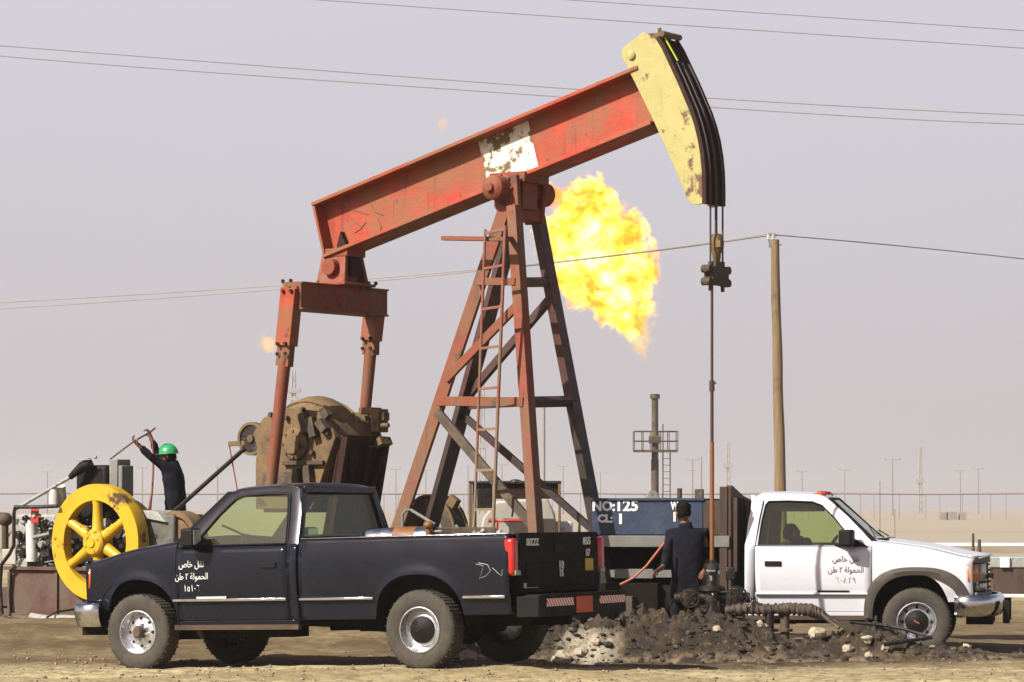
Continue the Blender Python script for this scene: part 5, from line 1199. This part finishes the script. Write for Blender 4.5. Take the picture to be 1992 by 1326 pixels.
for sx in (.45, 2.1):
    m = MB(); m.lathe([(0, .11), (.2, .11), (.33, .12), (.36, .08), (.36, -.1), (0, -.1)], (a_.x + sx, -.72, .36), (0, -1, 0), 28); m.build("wheel", M_tyre, gt)
for i, (px, top, r, lab) in enumerate(((1893, 1037, .05, "taller and thinner of two dark standpipes beyond the white truck's hood"), (1905, 1049, .07, "shorter and thicker of two dark standpipes beyond the white truck's hood"))):
    m = MB(); D = 68; a_, b_ = W(px, 1095, D), W(px, top, D); a_.z = 0
    m.tube([a_, a_.lerp(b_, .5), a_.lerp(b_, .52), b_], [r * 1.6, r * 1.4, r * .8, r * .5], 10); m.box(a_.lerp(b_, .45), (.26, .2, .12)); m.cyl(a_.lerp(b_, .3) + Vector((-.16, 0, 0)), a_.lerp(b_, .3) + Vector((.16, 0, 0)), .05); m.build("standpipe", M_dustdark, None, label=lab, cat="standpipe", group="standpipes beyond the white truck")

# ------------------------------------------------------------------ wooden pole and lines
D4 = 80.; a_ = W(1522, 1111, D4); b_ = W(1507, 466, D4); a_.z = -.1
up_ = empty("utility_pole", Vector((a_.x, D4, 0)), "tall weathered wooden utility pole rising behind the white truck", "utility pole"); inv = up_.matrix_basis.inverted()
m = MB(); pts = [inv @ (a_.lerp(b_, k / 16)) + Vector((.007 * sin(k * 1.3), 0, 0)) for k in range(17)]; m.tube(pts, [.165 - .055 * k / 16 + .004 * sin(k * 2.) for k in range(17)], 18); m.build("pole", M_wood, up_)
m = MB(); q = inv @ W(1500, 463, D4); m.tube([inv @ W(1494, 455, D4), inv @ W(1512, 457, D4)], .035, 8); m.tube([q + Vector((-.06, 0, 0)), inv @ W(1497, 476, D4)], .02, 8); m.box(inv @ W(1501, 478, D4), (.14, .1, .07)); m.tube([inv @ W(1501, 477, D4), inv @ W(1522, 476, D4)], .012, 6); m.build("bracket", M_grey, up_, bevel=.004)
for px, py in ((1495, 460), (1504, 460)):
    m = MB(); c0 = inv @ W(px, py, D4); m.lathe([(.02, -.09), (.05, -.06), (.03, -.03), (.06, 0), (.03, .03), (.05, .05), (.0, .08)], c0, n=12); m.build("insulator", M_lightgrey, up_)
def wire(pts, D0, D1_, r, lab, grp=None):
    """smooth line through pixels, at true distances running from D0 to D1_"""
    n = len(pts); P = []
    x0, x1 = pts[0][0], pts[-1][0]
    for k in range(41):
        x = x0 + (x1 - x0) * k / 40
        y = 0
        for i, (xi, yi) in enumerate(pts):
            w = 1.
            for j, (xj, yj) in enumerate(pts):
                if i != j: w *= (x - xj) / (xi - xj)
            y += w * yi
        P.append(W(x, y, D0 + (D1_ - D0) * k / 40))
    m = MB(); m.tube(P, r, 6); m.build("power_line", M_wire, None, label=lab, cat="power line", group=grp or "overhead power lines")
wire([(-60, 592), (500, 558), (1000, 517), (1495, 455)], 92, 80, .014, "upper wire sloping down from the wooden pole to the left edge")
wire([(-60, 604), (500, 566), (1000, 520), (1503, 457)], 92, 80, .013, "lower wire sloping down from the wooden pole to the left edge")
wire([(1512, 457), (1750, 478), (2050, 510)], 80, 86, .016, "single wire sloping down from the wooden pole to the right edge")
wire([(-60, 84), (500, 127), (1075, 170), (1500, 198), (2050, 226)], 75, 75, .012, "upper wire of the pair crossing behind the horse head")
wire([(-60, 103), (500, 147), (1075, 187), (1500, 216), (2050, 243)], 75, 75, .012, "lower wire of the pair crossing behind the horse head")
wire([(560, -5), (1200, 40), (2050, 97)], 75, 75, .012, "wire crossing the sky just above the top of the horse head")
wire([(1000, -8), (1500, 26), (2050, 63)], 75, 75, .012, "topmost wire in the upper right corner of the sky")

# ------------------------------------------------------------------ far things on the plain
def stack(px, top, D, w, lab):
    r_ = empty("vent_stack", Vector((W(px, 987, D).x, D, 0)), lab, "vent stack"); inv = r_.matrix_basis.inverted(); k = F / D
    H = CAM_Z + (HY - top) / k; m = MB(); R = w / k / 2
    m.lathe([(R * 1.15, 0), (R * 1.15, H * .55), (R, H * .56), (R, H - .25), (R * 1.5, H - .22), (R * 1.5, H - .02), (R, H)], (0, 0, 0), n=16); m.build("pipe", M_dustdark if D < 200 else M_poleg, r_)
    return r_, k, H
D5 = 150.; st, k5, H5 = stack(1274, 766, D5, 13, "steel vent stack with a railed platform and ladder beyond the blue tank")
zp = CAM_Z + (HY - 877) / k5; xl, xr = (1233 - 1274) / k5, (1317 - 1274) / k5
m = MB(); m.box(((xl + xr) / 2, 0, zp), (xr - xl, 1.6, .10)); m.build("platform", M_dustdark, st)
m = MB(); zr = CAM_Z + (HY - 839) / k5
for y in (-.8, .8):
    for q in range(6): x = xl + (xr - xl) * q / 5; m.cyl((x, y, zp), (x, y, zr), .022, 6)
    for zz in (zr, (zp + zr) / 2): m.cyl((xl, y, zz), (xr, y, zz), .02, 6)
for x in (xl, xr):
    for zz in (zr, (zp + zr) / 2): m.cyl((x, -.8, zz), (x, .8, zz), .02, 6)
m.build("railing", M_dustdark, st)
m = MB()
for dx in (15, 29): m.cyl((dx / k5, -.3, 0), (dx / k5, -.3, zp if dx > 20 else zp + 1.3), .03, 6)
for q in range(14): m.cyl((15 / k5, -.3, .2 + q * .32), (29 / k5, -.3, .2 + q * .32), .015, 5)
m.build("ladder", M_dustdark, st)
m = MB(); m.box((.0, -.05, zp + .55), (.6, .5, .35)); m.box((-.2, 0, .9), (.25, .3, .3)); m.build("valve", M_dustdark, st, bevel=.03)
M_far = mat('mast steel paled for haze', (.43, .38, .34), .8)  # pale tone puts the haze of distance into the steel colour
def mast(px, top, D, wid, lab, arms):
    r_ = empty("lattice_mast", Vector((W(px, 987, D).x, D, 0)), lab, "mast"); k = F / D; H = CAM_Z + (HY - top) / k; h_ = wid / k / 2
    m = MB()
    for sx, sy in ((-1, -1), (1, -1), (1, 1), (-1, 1)): m.cyl((sx * h_, sy * h_, 0), (sx * h_ * .35, sy * h_ * .35, H), .12 * D / 500, 5)
    n = 9
    for q in range(n):
        z0, z1 = H * q / n, H * (q + 1) / n; s0, s1 = h_ * (1 - .65 * q / n), h_ * (1 - .65 * (q + 1) / n)
        m.cyl((-s0, -s0, z0), (s1, -s1, z1), .07 * D / 500, 4); m.cyl((s0, -s0, z0), (-s1, -s1, z1), .07 * D / 500, 4)
    m.build("lattice", M_far, r_)
    for (y, w_) in arms:
        m = MB(); z = CAM_Z + (HY - y) / k; m.box((0, 0, z), (w_ / k, w_ / k * .6, 8 / k)); m.build("platform", M_far, r_)
mast(571, 722, 700, 15, "far hazy mast whose top shows above the gear case between the pitman arms", [(760, 28), (775, 18)])
mast(938, 730, 700, 14, "far hazy mast seen through the jack's ladder", [(868, 22), (905, 14)])
mast(1416, 862, 900, 9, "far faint mast just right of the polished rod", [(905, 18)])
mast(1790, 868, 900, 7, "far faint mast between the lamp poles at the right", [(935, 18)])
m = MB(); D = 120; a_ = W(1058, 1000, D); a_.z = 0; m.tube([a_, W(1058, 792, D)], .055, 8); m.build("thin_pole", M_poleg, None, label="thin bare pole just right of the jack's front leg", cat="pole")
posts = [(92, 917, 8, 0), (277, 909, 9, 0), (423, 905, 0, 0), (770, 912, 9, 0), (828, 914, 8, 1), (910, 905, 0, 0), (976, 903, 11, 0), (1095, 906, 10, 0), (1168, 919, 15, 0), (1347, 893, 12, 1), (1364, 888, 0, 0), (1560, 916, 9, 1), (1643, 913, 11, 0), (1736, 893, 14, 0), (1868, 914, 11, 1), (1903, 911, 11, 0)]
wheres = ["farthest left, behind the engine's exhaust", "just left of the worker in the green hard hat", "bare and without arms, left of the gear case", "first one right of the gear case", "faint one behind the jack's left legs", "bare one left of the ladder", "seen between the ladder and the front leg", "first one right of the jack's front leg", "short dark one right of the jack", "in front of the faint mast by the polished rod", "bare thin one beside the polished rod", "between the wooden pole and the white truck's roof", "above the rear of the white truck's roof", "tallest and darkest at the right", "left one of the rightmost pair", "right one of the rightmost pair"]
for (px, top, aw, kind), wh_ in zip(posts, wheres):
    D = 560 + (top - 890) * 9; k = F / D
    r_ = empty("lamp_pole", Vector((W(px, 987, D).x, D, 0)), ("T-shaped pole on the plain, " if aw else "plain pole on the horizon, ") + wh_, "pole", "poles along the horizon"); H = CAM_Z + (HY - top) / k
    m = MB(); m.tube([(0, 0, 0), (0, 0, H)], [.19, .13], 8); m.build("post", M_poleg, r_)
    if aw:
        m = MB(); m.bar((-aw / k, 0, H - .12), (aw / k, 0, H - .12), .14, .14)
        for s in (-1, 1): m.cyl((s * aw / k, 0, H - .1), (s * aw / k, 0, H + .28), .09, 6)
        if kind: m.bar((-aw * .6 / k, 0, H - 2.2), (aw * .6 / k, 0, H - 2.2), .12, .12); m.bar((-aw * .5 / k, 0, H - .2), (0, 0, H - 1.2), .08, .08)
        m.build("cross_arm", M_poleg, r_)
# long raised pipeline
pl = empty("pipeline", Vector((0, 405, 0)), "long raised pipeline on thin posts running along the horizon", "pipeline")
k = F / 405; z_ = CAM_Z + (HY - 960) / k
m = MB(); m.tube([((x - 996) / k, 0, z_ + .05 * sin(x * .013)) for x in range(-100, 2150, 50)], .13, 8); m.build("pipe", M_poleg, pl)
for x in range(700, 2100, 42):
    m = MB(); xx = (x + 9 * sin(x) - 996) / k; m.cyl((xx, 0, 0), (xx, 0, z_), .05, 6); m.build("support_post", M_poleg, pl)
m = MB()
for px, py, s in ((1835, 980, 7), (1850, 978, 10), (1872, 980, 6)):
    p = W(px, py, 395); m.box((p.x, 395, .5), (s * 2 / k, 1.5, .7 + s * .05))
m.build("far_shed", M_poleg, None, label="low dark shed on the horizon below the rightmost pair of poles", cat="shed")

# ------------------------------------------------------------------ burning gas
def flame_mat(name, thr, col_lo, col_hi, dens, sc, strength, grad):
    m = bpy.data.materials.new(name); m.use_nodes = True; nt = m.node_tree; N = nt.nodes; L = nt.links; N.remove(N['Principled BSDF'])
    tc = N.new('ShaderNodeTexCoord'); src = tc.outputs['Object']
    def nz(s_, d, off=0, rough=.6, dist=0.):
        mp = N.new('ShaderNodeMapping'); mp.inputs['Location'].default_value = (off, off * .7, -off); L.new(src, mp.inputs[0]); n = N.new('ShaderNodeTexNoise'); n.inputs['Scale'].default_value = s_; n.inputs['Detail'].default_value = d; n.inputs['Roughness'].default_value = rough; n.inputs['Distortion'].default_value = dist; L.new(mp.outputs[0], n.inputs['Vector']); return n.outputs['Fac']
    # ragged density: rounded body minus noise
    ln = N.new('ShaderNodeVectorMath'); ln.operation = 'LENGTH'; mp = N.new('ShaderNodeMapping'); mp.inputs['Scale'].default_value = grad; L.new(src, mp.inputs[0]); L.new(mp.outputs[0], ln.inputs[0])
    a = N.new('ShaderNodeMath'); a.operation = 'MULTIPLY_ADD'; L.new(nz(sc, 7, 3, .65), a.inputs[0]); a.inputs[1].default_value = 2.3; a.inputs[2].default_value = thr - .40
    s = N.new('ShaderNodeMath'); s.operation = 'SUBTRACT'; L.new(a.outputs[0], s.inputs[0]); L.new(ln.outputs['Value'], s.inputs[1])
    r = N.new('ShaderNodeMapRange'); r.inputs[1].default_value = 0; r.inputs[2].default_value = .22; r.inputs[4].default_value = dens; L.new(s.outputs[0], r.inputs[0])
    rp = N.new('ShaderNodeValToRGB'); e = rp.color_ramp.elements; e[0].position = .43; e[0].color = (*col_lo, 1); e[1].position = .585; e[1].color = (*col_hi, 1); x = e.new(.50); x.color = (1.0, .62, .04, 1)
    w1 = e.new(.72); w1.color = (1.0, .97, .62, 1) if dens > 5 else (*col_hi, 1)
    cs_ = N.new('ShaderNodeClamp'); L.new(s.outputs[0], cs_.inputs[0]); cs_.inputs[2].default_value = .6
    m1 = N.new('ShaderNodeMath'); m1.operation = 'MULTIPLY_ADD'; L.new(cs_.outputs[0], m1.inputs[0]); m1.inputs[1].default_value = .22; m1.inputs[2].default_value = -.045
    m3 = N.new('ShaderNodeMath'); m3.operation = 'ADD'; L.new(nz(sc * 1.35, 8, 11, .68, .5), m3.inputs[0]); L.new(m1.outputs[0], m3.inputs[1]); L.new(m3.outputs[0], rp.inputs[0])
    em = N.new('ShaderNodeEmission'); ab = N.new('ShaderNodeVolumeAbsorption'); ab.inputs[0].default_value = (0, 0, 0, 1); ad = N.new('ShaderNodeAddShader')
    mu = N.new('ShaderNodeMath'); mu.operation = 'MULTIPLY'; L.new(r.outputs[0], mu.inputs[0]); mu.inputs[1].default_value = strength
    L.new(rp.outputs[0], em.inputs[0]); L.new(mu.outputs[0], em.inputs[1]); L.new(r.outputs[0], ab.inputs[1]); L.new(em.outputs[0], ad.inputs[0]); L.new(ab.outputs[0], ad.inputs[1]); L.new(ad.outputs[0], N['Material Output'].inputs['Volume'])
    return m
def flame(cx, cy, rx, rz, rot, D, mt, lab, parts=None, name="gas_flame"):
    k = F / D; p = W(cx, cy, D); m = MB()
    m.sphere((0, 0, 0), (rx / k, min(rx, rz) / k * .6, rz / k), 28, 18)
    me = m.mesh("flame", mt, 180); o = bpy.data.objects.new(name, me); COL.objects.link(o); o.location = p; o.rotation_euler = (0, radians(rot), 0)
    tag(o, lab, "flame"); return o
DF = 110.; kf = F / DF
FM = flame_mat("gas fire", .14, (1.0, .20, .01), (1.0, .90, .26), 6.5, .85, 1.3, (kf / 108, kf / 80, kf / 160))
fo = flame(1164, 498, 128, 190, -30, DF, FM, "big ball of burning gas, yellow and orange, in the sky right of the jack")
FT = flame_mat("gas fire tail", -.17, (1.0, .36, .12), (1.0, .66, .34), 1.5, 1.6, .8, (kf / 40, kf / 34, kf / 72))
o = flame(1246, 640, 42, 74, -8, DF, FT, None, name="flame_tail"); o.location = o.location - fo.location
rt = fo.rotation_euler.to_matrix().inverted(); o.location = rt @ o.location; o.rotation_euler = (0, radians(-8 + 30), 0); o.parent = fo
for kk in ('label', 'category'):
    if kk in o: del o[kk]
FS = flame_mat("faint gas fire", -.22, (1.0, .26, .12), (1.0, .45, .26), .9, 1.7, .8, (kf / 26, kf / 24, kf / 34))
flame(860, 240, 28, 36, 15, DF, FS, "faint small orange flame in the sky above the beam")
FS2 = flame_mat("faint gas fire low", -.06, (1.0, .40, .18), (1.0, .55, .32), 1.7, 1.9, .85, (kf / 28, kf / 24, kf / 26))
flame(523, 668, 28, 28, 0, DF, FS2, "small pale orange flame in the sky left of the pitman arms")

# ------------------------------------------------------------------ dusty air
m = MB(); m.box((0, 1560, 14), (3300, 3320, 34)); hz = m.build("haze", None or M_poleg, kind='stuff', smooth=0)
mh = bpy.data.materials.new("dusty air"); mh.use_nodes = True; N = mh.node_tree.nodes; L = mh.node_tree.links; N.remove(N['Principled BSDF'])
pv = N.new('ShaderNodeVolumePrincipled'); pv.inputs['Color'].default_value = (.66, .66, .68, 1); pv.inputs['Density'].default_value = .0004; pv.inputs['Anisotropy'].default_value = .2
L.new(pv.outputs[0], N['Material Output'].inputs['Volume']); hz.data.materials.clear(); hz.data.materials.append(mh)
tag(hz, "pale dust haze filling the air over the plain", "haze")
